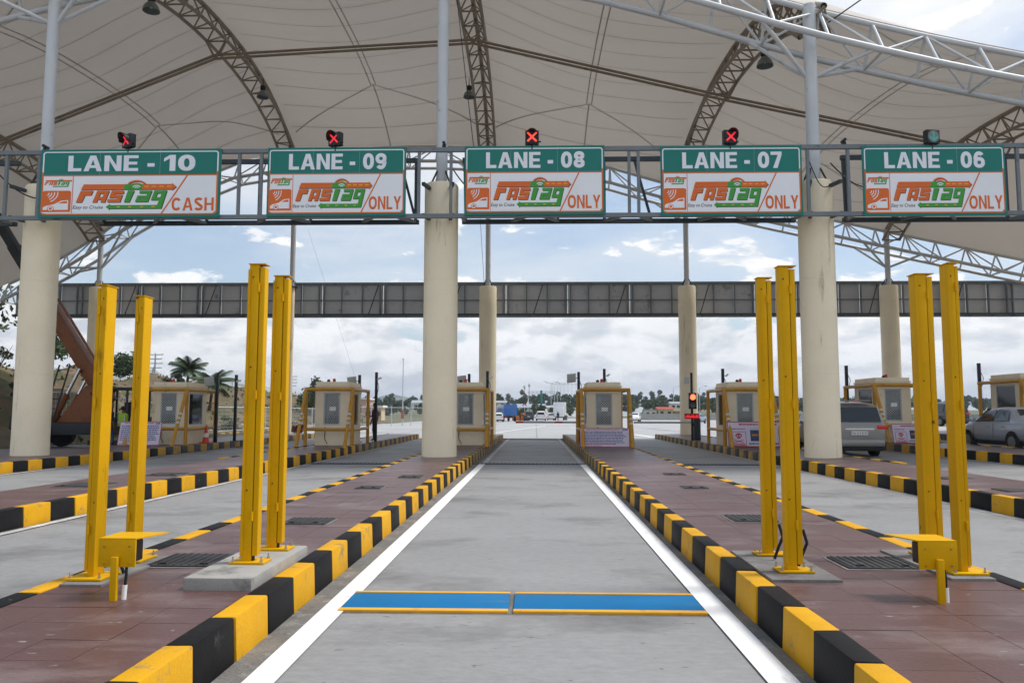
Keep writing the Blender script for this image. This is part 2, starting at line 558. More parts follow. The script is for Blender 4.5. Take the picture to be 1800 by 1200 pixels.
def text_mesh(body, size=1.0, offset=0.0, shear=0.0, spacing=1.0, extrude=.0):
    c = bpy.data.curves.new('text', 'FONT')
    c.body = body
    c.size = size
    c.offset = offset
    c.shear = shear
    c.space_character = spacing
    c.extrude = extrude
    c.resolution_u = 3
    o = bpy.data.objects.new('text', c)
    COL.objects.link(o)
    dg = bpy.context.evaluated_depsgraph_get()
    me = bpy.data.meshes.new_from_object(o.evaluated_get(dg))
    bpy.data.objects.remove(o)
    vs = [tuple(v.co) for v in me.vertices]
    fs = [tuple(p.vertices) for p in me.polygons]
    bpy.data.meshes.remove(me)
    return vs, fs
def fit_text(mb, body, u0, u1, v0, v1, fn, d, **kw):
    """text laid into the box u0..u1, v0..v1 of the surface fn(u, v, depth)"""
    vs, fs = text_mesh(body, **kw)
    xs = [p[0] for p in vs]; ys = [p[1] for p in vs]
    ax, bx, ay, by = min(xs), max(xs), min(ys), max(ys)
    q = [fn(u0 + (p[0] - ax) / (bx - ax) * (u1 - u0), v0 + (p[1] - ay) / (by - ay) * (v1 - v0), d) for p in vs]
    mb.add(q, fs)

# ------------------------------------------------------------------ ground, carriageway
def sheet(name, m, xs, ys, zf, dz=0.0):
    q, fs = [], []
    for y in ys:
        for x in xs:
            q.append((x, y, zf(x, y) + dz))
    n = len(xs)
    for j in range(len(ys) - 1):
        for i in range(n - 1):
            fs.append((j * n + i, j * n + i + 1, (j + 1) * n + i + 1, (j + 1) * n + i))
    return struct(MB().add(q, fs).build(name, m))
def frange(a, b, n):
    return [a + (b - a) * i / n for i in range(n + 1)]
def hump(x, y, cx, cy, rx, ry, h):
    d = ((x - cx) / rx) ** 2 + ((y - cy) / ry) ** 2
    return h * math.exp(-d * 1.6)
def terrain(x, y):
    z = -.06
    # cutting and embankment on the left, beyond the plaza fence
    if x < -20:
        t = min(1.0, (-20 - x) / 14.0)
        w = min(1.0, max(0.0, (y - 22) / 20.0)) * (1 - min(1.0, max(0.0, (y - 95) / 60.0)))
        t = t * t * (3 - 2 * t)
        z += 4.2 * t * w
        z += (.45 * math.sin(x * .9 + y * .55) + .32 * math.sin(x * 2.1 - y * 1.3) + .18 * math.sin(x * 3.7 + y * 2.9)) * min(1, t * 2.5) * w
    # wooded ground rising behind
    if y > 210:
        t = min(1.0, (y - 210) / 420.0)
        z += t * t * (3 - 2 * t) * (6.5 + 2.0 * math.sin(x * .012 + 1) + 1.3 * math.sin(x * .031))
    return z
gx = [-3000, -1500, -700, -350, -180, -110] + frange(-80, -18, 90) + [-14, 0, 20, 30, 60, 100, 180, 350, 700, 1500, 3000]
gy = [-200, -60, -20, 0, 12] + frange(18, 130, 120) + [150, 180, 210, 240, 280, 330, 390, 460, 540, 630, 800, 1200, 2000, 3500, 6000]
g = sheet('ground', 'earth', gx, gy, terrain)
g.data.materials.append(MATS['field'])
for p in g.data.polygons:
    if p.center.y > 125 or p.center.x > 45 or p.center.x < -82:
        p.material_index = 1
sheet('road', 'concrete_lane', [-16.2] + frange(-14, 26, 20), [-12, 0, 10, 20, 30, 40, 47.6], lambda x, y: gz(x, y))
axs = frange(-19.5, 46, 40)
sheet('apron', 'concrete_apron', axs, [47.6] + frange(50, 100, 25) + [110, 130, 160, 200, 240], lambda x, y: gz(x, y) - .001)
sheet('side_road', 'concrete_lane', [-30, -16.2], [-12, 10, 30, 47.6], lambda x, y: -.004)
# far carriageway curving away to the right
q, fs = [], []
for k in range(15):
    y = 238 + k * 34
    c = 10 + (max(0, y - 300) / 100.0) ** 1.7 * 5.0
    q += [(c - 11, y, terrain(c, y) + .10), (c + 15, y, terrain(c, y) + .10)]
    if k:
        fs.append((2 * k - 2, 2 * k - 1, 2 * k + 1, 2 * k))
struct(MB().add(q, fs).build('far_road', 'concrete_apron'))

# joints sawn across the slabs, as narrow strips a few mm proud
def strip(name, m, x0, x1, y0, y1, dz, step=6):
    xs = frange(x0, x1, max(1, int(abs(x1 - x0) / 4)))
    ys = frange(y0, y1, max(1, int(abs(y1 - y0) / step)))
    return sheet(name, m, xs, ys, lambda x, y: gz(x, y), dz)
for y in (47.6, 52.2, 57.0, 62, 68, 76, 86, 98):
    strip('slab_joint', 'joint', -19, 44, y, y + .035, .004)
for x in (-9.6, -4.9, .1, 5.2, 10.4, 15.8, 21.2):
    strip('slab_joint', 'joint', x, x + .03, 47.7, 110, .008)

LANES = [(-12.85, -8.55), (-6.65, -3.56), (-1.80, 1.57), (3.56, 6.98), (8.95, 12.6), (14.5, 18.0)]
# lane edge lines
def line(name, m, x0, x1, y0, y1, dz=.012):
    return strip(name, m, x0, x1, y0, y1, dz, 8)
line('lane_line', 'white_line', -1.625, -1.444, -6, 23.3)
line('lane_line', 'white_line', 1.293, 1.474, -6, 23.3)
line('lane_line', 'worn_line', -1.56, -1.44, 23.75, 46.5)
line('lane_line', 'worn_line', 1.29, 1.41, 23.75, 46.5)
line('lane_line', 'worn_line', -6.58, -6.46, -6, 47)
line('lane_line', 'worn_line', 6.82, 6.93, -6, 47)
line('lane_line', 'worn_line', -12.66, -12.55, -6, 47)
line('lane_line', 'worn_line', 12.45, 12.56, -6, 47)
for a, b in ((-1.80, -1.63), (1.48, 1.57), (-6.65, -6.585), (6.935, 6.98), (-12.85, -12.665), (12.565, 12.6)):
    strip('gutter', 'gutter', a, b, -6, 46.8, .006)
# worn guide lines beyond the plaza
def ground_poly(name, m, pts, dz):
    return struct(MB().add([(x, y, gz(x, y) + dz) for x, y in pts], [tuple(range(len(pts)))]).build(name, m))
ground_poly('guide_line', 'white_line', [(-3.55, 55), (-3.3, 55), (1.4, 92), (1.15, 92)], .014)
ground_poly('guide_line', 'white_line', [(7.0, 49.5), (7.6, 49.5), (7.0, 56), (6.6, 56)], .014)
ground_poly('guide_line', 'white_line', [(6.6, 56.6), (6.9, 56.6), (3.6, 78), (3.35, 78)], .014)
ground_poly('guide_line', 'worn_line', [(-8.3, 66), (-7.9, 66), (-6.6, 80), (-6.9, 80)], .014)
ground_poly('guide_line', 'worn_line', [(11.4, 62), (11.8, 62), (10.4, 76), (10.1, 76)], .014)
for x in (-5.6, 5.8):
    ground_poly('lane_arrow', 'worn_line', [(x - .1, 62), (x + .1, 62), (x + .1, 67), (x + .45, 67), (x, 70), (x - .45, 67), (x - .1, 67)], .014)

# ------------------------------------------------------------------ traffic islands
KL, KH, KW = .583, .27, .17
def kerb_mesh(m, k):
    rr = random.Random(k)
    j = lambda a: rr.uniform(-a, a)
    b = MB()
    y0, y1 = .004, KL - .004
    b.hexa([(0, y0, -.06), (KW, y0, -.06), (KW, y1, -.06), (0, y1, -.06),
            (.014 + j(.004), y0, KH + j(.004)), (KW, y0, KH + j(.004)), (KW, y1, KH + j(.004)), (.014 + j(.004), y1, KH + j(.004))])
    me = b.mesh('kerb_block', [m], smooth=False)
    bm = bmesh.new(); bm.from_mesh(me)
    bmesh.ops.bevel(bm, geom=bm.edges[:], offset=.016, segments=2, affect='EDGES', profile=.6)
    bm.to_mesh(me); bm.free()
    me.polygons.foreach_set('use_smooth', [True] * len(me.polygons))
    me.set_sharp_from_angle(angle=R(50))
    return me
KM = {m: [kerb_mesh(m, i * 7 + len(m)) for i in range(3)] for m in ('kerb_yellow', 'kerb_black', 'kerb_yellow_worn', 'kerb_black_worn')}
KROOT = {}
def island(key, x0, x1, y0, y1, left_from, right_from, phase, worn_from, tiles=None):
    zc = gz((x0 + x1) / 2)
    core = MB().box(x0 + KW - .01, x1 - KW + .01, y0, y1 - .05, -.06, KH - .016)
    core.v = [(x, y, z + (gz(x, y))) for x, y, z in core.v]
    root = struct(core.build('traffic_island', 'red_paving' if tiles is None else 'red_paving_bed'))
    KROOT[key] = root
    for side in (0, 1):
        st = left_from if side == 0 else right_from
        if st is None:
            continue
        n0 = int(math.floor((st - y0) / KL))
        n = int((y1 - y0) / KL)
        for i in range(n0, n):
            y = y0 + i * KL
            worn = y > worn_from + random.uniform(-2, 2)
            nm = ('kerb_yellow' if (i + phase + side) % 2 == 0 else 'kerb_black') + ('_worn' if worn else '')
            o = bpy.data.objects.new('kerb_block', random.choice(KM[nm]))
            COL.objects.link(o)
            o.parent = root
            x = x0 if side == 0 else x1
            jit = random.uniform(-.006, .006)
            zz_ = gz(x, y) + random.uniform(-.004, .004)
            if side == 0:
                o.matrix_basis = Matrix.Translation((x + jit, y, zz_)) @ Matrix.Rotation(random.uniform(-.006, .006), 4, 'Z')
            else:
                o.matrix_basis = Matrix.Translation((x + jit, y + KL, zz_)) @ Matrix.Rotation(PI + random.uniform(-.006, .006), 4, 'Z')
    if tiles:
        a, b, ty0, ty1 = tiles
        nx = 4
        w = (b - a) / nx
        L_ = .36
        rows = int((ty1 - ty0) / L_)
        tm = []
        for k in range(3):
            t = MB().box(-w / 2 + .0016, w / 2 - .0016, -L_ / 2 + .0016, L_ / 2 - .0016, -.02, 0)
            tm.append(t.mesh('paving_tile', ['red_paving'], smooth=False))
        for r_ in range(rows):
            for c in range(nx):
                o = bpy.data.objects.new('paving_tile', random.choice(tm))
                COL.objects.link(o)
                o.parent = root
                o.matrix_basis = Matrix.Translation((a + (c + .5) * w, ty0 + (r_ + .5) * L_, KH - .008 + random.uniform(-.0012, .0012))) \
                    @ Matrix.Rotation(random.uniform(-.0015, .0015), 4, 'X') @ Matrix.Rotation(random.uniform(-.002, .002), 4, 'Z')
        rest = MB().box(a + .002, b - .002, ty0 + rows * L_ + .002, y1 - .06, KH - .03, KH - .008)
        rest.build('paving', 'red_paving', root)
    return root
# phases chosen so that the block ends fall where they do along lane 08
Y0L, Y0R = 4.90 - KL * 16, 5.30 - KL * 16
island('L1', -3.56, -1.80, Y0L, 46.2, 4.0, 3.2, 1, 23, (-3.39, -1.97, 2.6, 22.0))
island('R1', 1.57, 3.60, Y0R, 46.2, 3.2, 4.0, 1, 21, (1.74, 3.43, 2.6, 22.0))
island('L2', -8.55, -6.65, Y0L + .2, 46.4, 22, 6.5, 0, 30)
island('R2', 6.98, 8.95, Y0R + .3, 47.2, 6.5, 20, 1, 24)
island('L3', -15.9, -12.85, Y0L, 47.2, None, 14, 1, 27)
island('R3', 12.6, 14.5, Y0R, 46.4, 14, 20, 0, 26)
island('R4', 18.0, 19.9, Y0R, 46.4, 18, None, 1, 26)
# kerb of the plaza's far left side
far = MB().box(-20.4, -18.6, 36, 62, -.06, .20)
fk = struct(far.build('kerb_island', 'earth'))
for i in range(44):
    o = bpy.data.objects.new('kerb_block', random.choice(KM['kerb_yellow_worn' if i % 2 else 'kerb_black_worn']))
    COL.objects.link(o)
    o.parent = fk
    o.matrix_basis = Matrix.Translation((-18.6, 36 + i * KL + KL, -.02)) @ Matrix.Rotation(PI, 4, 'Z')

random.seed(11)
mat('pad', (.19, .18, .17), .9, var=.25, scale=4, bump=.4, bscale=30, fine=.2, dirt=(.11, .075, .07), dirt_amt=.4, dirt_scale=3)
# ------------------------------------------------------------------ slot drains across the lanes
def slot_drain(x0, x1, y, label, w=.28):
    z = gz((x0 + x1) / 2)
    t = thing('slot_drain', label, 'drain', ((x0 + x1) / 2, y, z), 'slot drains across the toll lanes')
    MB().box(x0, x1, y, y + w, z + .004, z + .010).build('trough', 'joint', t)
    MB().box(x0, x1, y - .05, y, z + .004, z + .022).build('edge_angle', 'steel_dark', t)
    MB().box(x0, x1, y + w, y + w + .05, z + .004, z + .022).build('edge_angle', 'steel_dark', t)
    n = int((x1 - x0) / .115)
    bm_ = MB().box(-.028, .028, 0, w - .006, 0, .012).mesh('bar', ['steel_galv'], smooth=False)
    for i in range(n):
        o = link('bar', bm_, t)
        o.matrix_basis = Matrix.Translation((x0 + (i + .5) * (x1 - x0) / n, y + .003, z + .010))
slot_drain(-1.79, 1.56, 23.35, 'dark slotted drain crossing lane 08 between the two nearest islands')
slot_drain(-6.6, -3.6, 23.2, 'dark slotted drain crossing lane 09 left of the middle column')
slot_drain(3.65, 6.9, 23.4, 'dark slotted drain crossing lane 07 right of the middle island')
# hump at the end of lane 08
hb = MB()
prof = [(0, 0), (.12, .035), (.30, .055), (.48, .035), (.6, 0)]
for (a, za), (b, zb) in zip(prof[:-1], prof[1:]):
    hb.hexa([(-1.8, 44.2 + a, 0), (1.57, 44.2 + a, 0), (1.57, 44.2 + b, 0), (-1.8, 44.2 + b, 0),
             (-1.8, 44.2 + a, za + .005), (1.57, 44.2 + a, za + .005), (1.57, 44.2 + b, zb + .005), (-1.8, 44.2 + b, zb + .005)])
tag(hb.build('speed_hump', 'rubber'), 'low dark rubber hump across the far end of lane 08', 'speed hump')

# ------------------------------------------------------------------ blue plates in the lane
def lane_plate(x0, x1, y0, y1, label):
    t = thing('lane_plate', label, 'plate', ((x0 + x1) / 2, (y0 + y1) / 2, 0), 'blue plates set into lane 08')
    MB().box(x0, x1, y0 + .075, y1 - .05, .002, .016).build('plate', 'plate_blue', t, bevel=.003)
    for a, b in ((y0, y0 + .070), (y1 - .045, y1)):
        MB().box(x0, x1, a, b, .002, .022).build('edge_strip', 'plate_yellow', t, bevel=.004)
lane_plate(-1.49, -.205, 6.12, 6.76, 'blue plate with yellow edges in lane 08, the left one of two')
lane_plate(-.165, 1.285, 6.12, 6.76, 'blue plate with yellow edges in lane 08, the right one of two')
struct(MB().box(-1.52, 1.29, 6.09, 6.79, -.02, .0015).build('plate_bed', 'gutter'))

# ------------------------------------------------------------------ inspection covers
def cover(x0, x1, y0, y1, label, ribs=0, skew=0.0):
    t = thing('inspection_cover', label, 'cover', ((x0 + x1) / 2, (y0 + y1) / 2, KH), 'inspection covers on the islands')
    z = KH - .006
    MB().box(x0 - .03, x1 + .03, y0 - .03, y1 + .03, z - .01, z + .003).build('cement_frame', 'pad', t)
    MB().box(x0, x1, y0, y1, z, z + .016).build('lid', 'iron_cover', t, bevel=.004)
    if ribs:
        rm = MB().box(-.007, .007, y0 + .02, y1 - .02, 0, .006).mesh('rib', ['iron_cover'], smooth=False)
        for i in range(ribs):
            o = link('rib', rm, t)
            o.matrix_basis = Matrix.Translation((x0 + (i + .5) * (x1 - x0) / ribs, 0, z + .016))
    for sx in (x0 + .08, x1 - .14):
        MB().bar((sx, y0 + .06, z + .022), (sx + .06, y0 + .06, z + .022), .014, .012).build('handle', 'black_metal', t)
cover(-3.12, -2.56, 6.42, 6.96, 'square black cover beside the foot of the nearest yellow posts, left island', 9)
cover(-2.82, -2.32, 8.85, 9.35, 'black cover behind the tall yellow posts on the left island', 8)
cover(-2.92, -2.52, 13.0, 13.45, 'dark cover midway along the left island, nearer of the pair before the column')
cover(-2.60, -2.18, 15.2, 15.75, 'dark cover on the left island, farther of the pair before the column')
cover(2.28, 2.78, 9.3, 9.85, 'black ribbed cover behind the right island posts', 8)
cover(2.50, 3.08, 6.55, 7.05, 'large black ribbed cover behind the right bracket box', 10)
cover(2.45, 2.85, 13.3, 13.7, 'dark cover midway along the right island, nearer of the pair')
cover(2.62, 3.02, 16.2, 16.6, 'dark cover midway along the right island, farther of the pair')
cover(-7.95, -7.25, 13.1, 13.8, 'dark cover on the island left of lane 09, nearer one')
cover(-7.6, -7.0, 15.5, 16.1, 'dark cover on the island left of lane 09, farther one')
def cover_r(x0, x1, y0, y1, label):
    z = gz(x0) + KH - .012
    MBx = MB().box(x0, x1, y0, y1, z, z + .02)
    tag(MBx.build('inspection_cover', 'iron_cover', bevel=.004), label, 'cover', 'inspection covers on the islands')
cover_r(7.5, 8.1, 13.0, 13.5, 'dark cover on the island right of lane 07, before the column')
cover_r(7.7, 8.3, 15.4, 15.9, 'small dark cover close before the right column')

# ------------------------------------------------------------------ yellow posts beside the lane
def plinth(name_label, x0, x1, y0, y1, h):
    o = MB().box(x0, x1, y0, y1, KH - .02, KH + h).build('concrete_plinth', 'plinth' if h > .05 else 'pad', bevel=.012 if h > .05 else .004)
    return tag(o, name_label, 'plinth')
plinth('pale raised concrete plinth under the two tall posts of the left island', -2.46, -1.975, 5.62, 7.0, .078)
plinth('thin grey concrete pad under the right island pair of posts', 1.745, 2.26, 6.05, 7.3, .012)
plinth('thin grey concrete pad at the lane 09 edge of the left island', -3.385, -3.08, 5.70, 6.85, .010)
plinth('thin grey concrete pad at the lane 07 edge of the right island', 3.10, 3.425, 6.15, 7.4, .010)
def profile_post(x, y, z0, z1, rot, label, w=.155, d=.115, flip=0, lid=True):
    t = thing('profile_post', label, 'post', (x, y, z0), 'yellow vehicle profile posts')
    M_ = Matrix.Translation((x, y, 0)) @ Matrix.Rotation(R(rot), 4, 'Z')
    def part(mb, name, m, bevel=0.0):
        if flip:
            mb.v = [(-p[0], p[1], p[2]) for p in mb.v]
            mb.f = [f[::-1] for f in mb.f]
        mb.v = [tuple(M_ @ Vector(p)) for p in mb.v]
        return mb.build(name, m, t, bevel=bevel)
    bw = max(w, .14)
    part(MB().box(-bw * .95, bw * .95, -d * 1.05, d * 1.05, z0, z0 + .016), 'base_plate', 'post_yellow', .003)
    for sx in (-1, 1):
        for sy in (-1, 1):
            part(MB().lathe((sx * bw * .78, sy * d * .85, z0 + .016), [(.012, 0), (.012, .012), (.006, .013), (.006, .04)], 6), 'bolt', 'bolt')
    zt = z0 + .016
    # housing: a deep channel, the door leaf beside it, a rib along the joint
    part(MB().box(-w / 2, w * .12, -d / 2, d / 2, zt, z1), 'housing', 'post_yellow', .004)
    part(MB().box(w * .17, w / 2, -d / 2 + .006, d / 2 - .004, zt + .04, z1 - .02), 'door_leaf', 'post_yellow', .004)
    part(MB().box(w * .11, w * .18, -d / 2 + .022, d / 2 - .02, zt, z1 - .03), 'joint_strip', 'post_groove')
    part(MB().box(-w / 2 - .006, -w / 2 + .012, -d / 2 - .012, -d / 2 + .004, zt + .05, z1 - .04), 'edge_rib', 'post_yellow')
    if lid:
        part(MB().box(-w * .56, w * .56, -d * .60, d * .60, z1 + .001, z1 + .008), 'lid', 'post_yellow')
    for hz in (z0 + .32, z0 + 1.25, z1 - .22):
        part(MB().tube((w * .15, -d / 2 - .010, hz), (w * .15, -d / 2 - .010, hz + .07), .011, n=8), 'hinge', 'post_yellow')
    for hz in (z0 + .55, z0 + 1.5, z1 - .10):
        part(MB().tube((-w * .25, -d / 2 - .003, hz), (-w * .25, -d / 2 + .002, hz), .007, n=6), 'screw', 'post_groove')
    return t
PZ = KH + .080
profile_post(-2.19, 6.20, PZ, 2.66, 0, 'tall yellow steel post on the pale plinth left of lane 08, nearer one', w=.122, d=.095)
profile_post(-2.19, 6.80, PZ, 2.67, 0, 'tall yellow steel post on the pale plinth left of lane 08, farther one', w=.122, d=.095)
profile_post(-3.27, 5.94, KH + .013, 2.45, 0, 'yellow steel post at the lane 09 edge of the left island, leftmost and nearest', w=.078, d=.145, flip=1)
profile_post(-3.33, 6.64, KH + .013, 2.47, 0, 'yellow steel post at the lane 09 edge of the left island, the farther one', w=.078, d=.145, flip=1)
profile_post(2.03, 7.08, KH + .016, 2.69, 0, 'yellow steel post right of lane 08, the farther and thinner looking of its pair', w=.118, d=.09)
profile_post(2.00, 6.36, KH + .016, 2.66, 0, 'yellow steel post right of lane 08, nearest to the lane and to the camera', w=.128, d=.095)
profile_post(3.42, 7.10, KH + .013, 2.72, 0, 'wide yellow steel post behind the right bracket box', w=.150, d=.13)
profile_post(3.30, 6.38, KH + .013, 2.68, 0, 'rightmost yellow steel post, beside the right bracket box', w=.085, d=.13)
for x, y, s in ((2.10, 6.55, 1), (2.0, 6.85, 1), (-3.10, 6.05, -1)):
    c = MB()
    pts = [(x, y, KH + .02), (x + .03 * s, y - .02, KH + .12), (x + .07 * s, y - .01, KH + .2), (x + .05 * s, y + .02, KH + .3)]
    c.pipe(pts, .012, 6)
    tag(c.build('cable', 'rubber'), {2.10: 'short black cable looped at the foot of the nearest post right of lane 08',
        2.0: 'black cable between the two posts right of lane 08', -3.10: 'black cable at the foot of the leftmost yellow post'}[x], 'cable')

# ------------------------------------------------------------------ bracket boxes on short legs
def bracket_box(x, y, flip, label):
    t = thing('bracket_box', label, 'bracket box', (x, y, KH), 'yellow bracket boxes on short legs')
    W_, H_ = .125, .135
    z0, z1 = KH + .205, KH + .385
    MB().bar((x, y, KH - .01), (x, y, z0 + .07), .044, .030, up=(0, 1, 0)).build('leg', 'post_yellow', t, bevel=.003)
    MB().box(x - W_, x + W_, y + .02, y + .034, z0, z1).build('face_plate', 'post_yellow', t, bevel=.002)
    s = flip
    MB().hexa([(x - W_ - (.10 if s < 0 else 0), y + .30, z1 - .004), (x + W_ + (.10 if s > 0 else 0), y + .30, z1 - .004),
               (x + W_ + (.10 if s > 0 else 0), y + .31, z1 - .004), (x - W_ - (.10 if s < 0 else 0), y + .31, z1 - .004),
               (x - W_ - (.10 if s < 0 else 0), y + .30, z1), (x + W_ + (.10 if s > 0 else 0), y + .30, z1),
               (x + W_ + (.10 if s > 0 else 0), y + .31, z1), (x - W_ - (.10 if s < 0 else 0), y + .31, z1)]).build('hood_lip', 'post_yellow', t)
    e = .10
    MB().hexa([(x - W_, y + .02, z1), (x + W_, y + .02, z1), (x + W_ + (e if s > 0 else 0), y + .30, z1), (x - W_ - (e if s < 0 else 0), y + .30, z1),
               (x - W_, y + .02, z1 + .008), (x + W_, y + .02, z1 + .008), (x + W_ + (e if s > 0 else 0), y + .30, z1 + .008), (x - W_ - (e if s < 0 else 0), y + .30, z1 + .008)]).build('hood', 'post_yellow', t)
    MB().box(x - s * W_ - .004, x - s * W_ + .004, y + .034, y + .25, z0, z1 - .001).build('side_plate', 'post_yellow', t)
    MB().box(x - .09, x + .09, y + .05, y + .2, z0 + .02, z1 - .02).build('sensor_body', 'black_metal', t, bevel=.01)
    for sx in (-1, 1):
        for zz_ in (z0 + .025, z1 - .045):
            MB().tube((x + sx * .085, y + .021, zz_), (x + sx * .085, y + .012, zz_), .007, n=8).build('screw', 'kerb_yellow_worn', t)
    MB().pipe([(x + .05, y + .06, z0 + .03), (x + .055, y + .05, KH + .14), (x + .05, y + .04, KH)], .010, 8).build('cable', 'rubber', t)
    MB().tube((x + .05, y + .04, KH - .01), (x + .052, y + .044, KH + .085), .017, n=10).build('conduit', 'white_plastic', t)
bracket_box(-2.78, 5.30, 1, 'yellow bracket box on a short leg, left island foreground')
bracket_box(2.66, 5.42, -1, 'yellow bracket box on a short leg, right island foreground')

# ------------------------------------------------------------------ canopy: columns, trusses, membrane
DN, DF = 22.7, 45.6
E_NEAR = [(-34, 6.4), (-27, 9.3), (-22, 11.6), (-16.2, 13.75), (-6, 15.35), (1.85, 14.05), (8.1, 12.2), (14.1, 10.75), (20, 9.75), (27, 8.75), (36, 7.6)]
E_FAR = [(-34, 6.4), (-27.1, 9.9), (-23.2, 12.5), (-18.5, 14.7), (-16.8, 15.25), (-5.7, 16.0), (4.1, 14.7), (7.3, 13.75), (18.3, 11.2), (24.6, 9.8), (27.8, 9.1), (36, 7.6)]
def e_near(x): return smooth_interp(E_NEAR, x)
def e_far(x): return smooth_interp(E_FAR, x)
ARCH_X = [-25.6, -14.3, -2.75, 8.4, 20.2]
RISE = [(-34, 2.2), (-25.6, 3.1), (-14.3, 3.2), (-2.75, 3.2), (8.4, 3.1), (20.2, 3.0), (36, 2.4)]
def rise(x): return interp(RISE, x)
def tt(y): return (y - DN) / (DF - DN)
def dome(t):
    s = abs(2 * t - 1)
    return max(0.0, 1 - s ** 2.3) ** .80
def edge_z(x, t): return e_near(x) * (1 - t) + e_far(x) * t
def arch_z(x, y):
    t = tt(y)
    return edge_z(x, t) + .15 + rise(x) * dome(t)
def membrane_z(x, y):
    t = tt(y)
    z = edge_z(x, t) + 1.12 + rise(x) * dome(t) + .08
    a = [(u, v) for u, v in zip(ARCH_X[:-1], ARCH_X[1:]) if u <= x <= v]
    if a:
        u = (x - a[0][0]) / (a[0][1] - a[0][0])
        z -= 1.05 * math.sin(PI * u) ** 1.2 * (math.sin(PI * min(1, max(0, t))) ** .6)
    return z
nx, ny = 110, 40
xs = frange(-33, 35, nx); ys = [DN - .06 + (DF - DN + .12) * (.5 - .5 * math.cos(PI * k / ny)) for k in range(ny + 1)]
q = [(x, y, membrane_z(x, min(DF, max(DN, y)))) for y in ys for x in xs]
fs = [(j * (nx + 1) + i, j * (nx + 1) + i + 1, (j + 1) * (nx + 1) + i + 1, (j + 1) * (nx + 1) + i) for j in range(ny) for i in range(nx)]
roof = thing('canopy_roof', 'pale stretched fabric canopy roof over the toll lanes', 'canopy', (0, 34, 8))
MB().add(q, fs).build('membrane', 'membrane', roof)
mat('seam', (.43, .395, .36), .8, var=.1)
def ribbon(pts, w, name):
    b = MB()
    for (x0, y0), (x1, y1) in zip(pts[:-1], pts[1:]):
        d = Vector((x1 - x0, y1 - y0)).normalized()
        nx_, ny_ = -d.y * w / 2, d.x * w / 2
        f = lambda x, y: (x, y, membrane_z(x, min(DF, max(DN, y))) - .035)
        b.add([f(x0 - nx_, y0 - ny_), f(x0 + nx_, y0 + ny_), f(x1 + nx_, y1 + ny_), f(x1 - nx_, y1 - ny_)], [(0, 1, 2, 3)])
    b.build(name, 'seam', roof, smooth=False)
for k in range(1, 14):
    y = DN + (DF - DN) * k / 14.0
    for a, b_ in zip(ARCH_X[:-1], ARCH_X[1:]):
        ribbon([(x, y + .25 * math.sin(PI * (x - a) / (b_ - a))) for x in frange(a + .4, b_ - .4, 12)], .035, 'seam')
for a, b_ in zip(ARCH_X[:-1], ARCH_X[1:]):
    c = (a + b_) / 2
    for yy in (DN + 5.2, DF - 5.2):
        e = DN if yy < 34 else DF
        for ax in (a + .5, b_ - .5):
            ribbon([(c + (ax - c) * s, yy + (e + (1.2 if e == DN else -1.2) - yy) * s) for s in frange(0, 1, 10)], .06, 'reinforcing_belt')
        ribbon([(c, y) for y in frange(yy, e, 6)], .06, 'reinforcing_belt')
    for dx in (-.13, .13):
        ribbon([(c + dx, y) for y in frange(DN + 5.2, DF - 5.2, 10)], .05, 'reinforcing_belt')

def edge_truss(ef, y, label, x0, x1, m, step, outward):
    t = thing('edge_truss', label, 'truss', ((x0 + x1) / 2, y, 8), None)
    n = int((x1 - x0) / step)
    P = frange(x0, x1, n)
    top = [Vector((x, y, ef(x) + 1.10)) for x in P]
    fr = [Vector((x, y - .68, ef(x))) for x in P]
    bk = [Vector((x, y + .68, ef(x))) for x in P]
    for pts, r in ((top, .085), (fr, .095), (bk, .095)):
        b = MB()
        for a, c in zip(pts[:-1], pts[1:]):
            b.tube(a, c, r, n=10, caps=False)
        b.build('chord', m, t)
    for i in range(n + 1):
        rod('web_member', top[i], fr[i], .048, m, t)
        rod('web_member', top[i], bk[i], .048, m, t)
        if i % 2 == 0:
            rod('web_member', fr[i], bk[i], .040, m, t)
        if i < n:
            j = i + 1
            if i % 2:
                rod('web_member', top[i], fr[j], .040, m, t)
                rod('web_member', top[i], bk[j], .040, m, t)
            else:
                rod('web_member', fr[i], top[j], .040, m, t)
                rod('web_member', bk[i], top[j], .040, m, t)
    return t
edge_truss(e_near, DN, 'white tube truss along the near edge of the canopy, running out at the top right', -20.5, 20.5, 'steel_white', 1.5, -1)
edge_truss(e_far, DF, 'grey white tube truss along the far edge of the canopy against the sky', -31, 33, 'steel_white', 1.65, 1)

def arch_truss(x, label, m):
    t = thing('arch_truss', label, 'truss', (x, 34, 10), 'arched trusses under the fabric')
    n = 20
    ys = [DN + .5 + (DF - DN - 1.0) * (.5 - .5 * math.cos(PI * (k / n))) * .55 + (DF - DN - 1.0) * (k / n) * .45 for k in range(n + 1)]
    lo = [[Vector((x + s * .46, y, arch_z(x, y) - .08)) for y in ys] for s in (-1, 1)]
    hi = []
    for k, y in enumerate(ys):
        hi.append(Vector((x, y + (-.75 if k < n * .3 else .75 if k > n * .7 else 0) * abs(2 * k / n - 1) ** 2, 0)))
    for p in hi:
        p.z = membrane_z(x, min(DF - .05, max(DN + .05, p.y))) - .12
    for pts, r in ((lo[0], .075), (lo[1], .075), (hi, .10)):
        b = MB()
        for a, c in zip(pts[:-1], pts[1:]):
            b.tube(a, c, r, n=8, caps=False)
        b.build('chord', m, t)
    for i in range(n + 1):
        rod('web_member', lo[0][i], lo[1][i], .038, m, t, 6)
        for s in (0, 1):
            rod('web_member', lo[s][i], hi[i], .036, m, t, 6)
            if i < n:
                rod('web_member', lo[s][i], hi[i + 1], .034, m, t, 6)
    return t
arch_truss(-14.3, 'brown grey arched truss above the gap between signs 10 and 09', 'steel_beige')
arch_truss(-2.75, 'brown grey arched truss seen end on beside the middle mast', 'steel_beige')
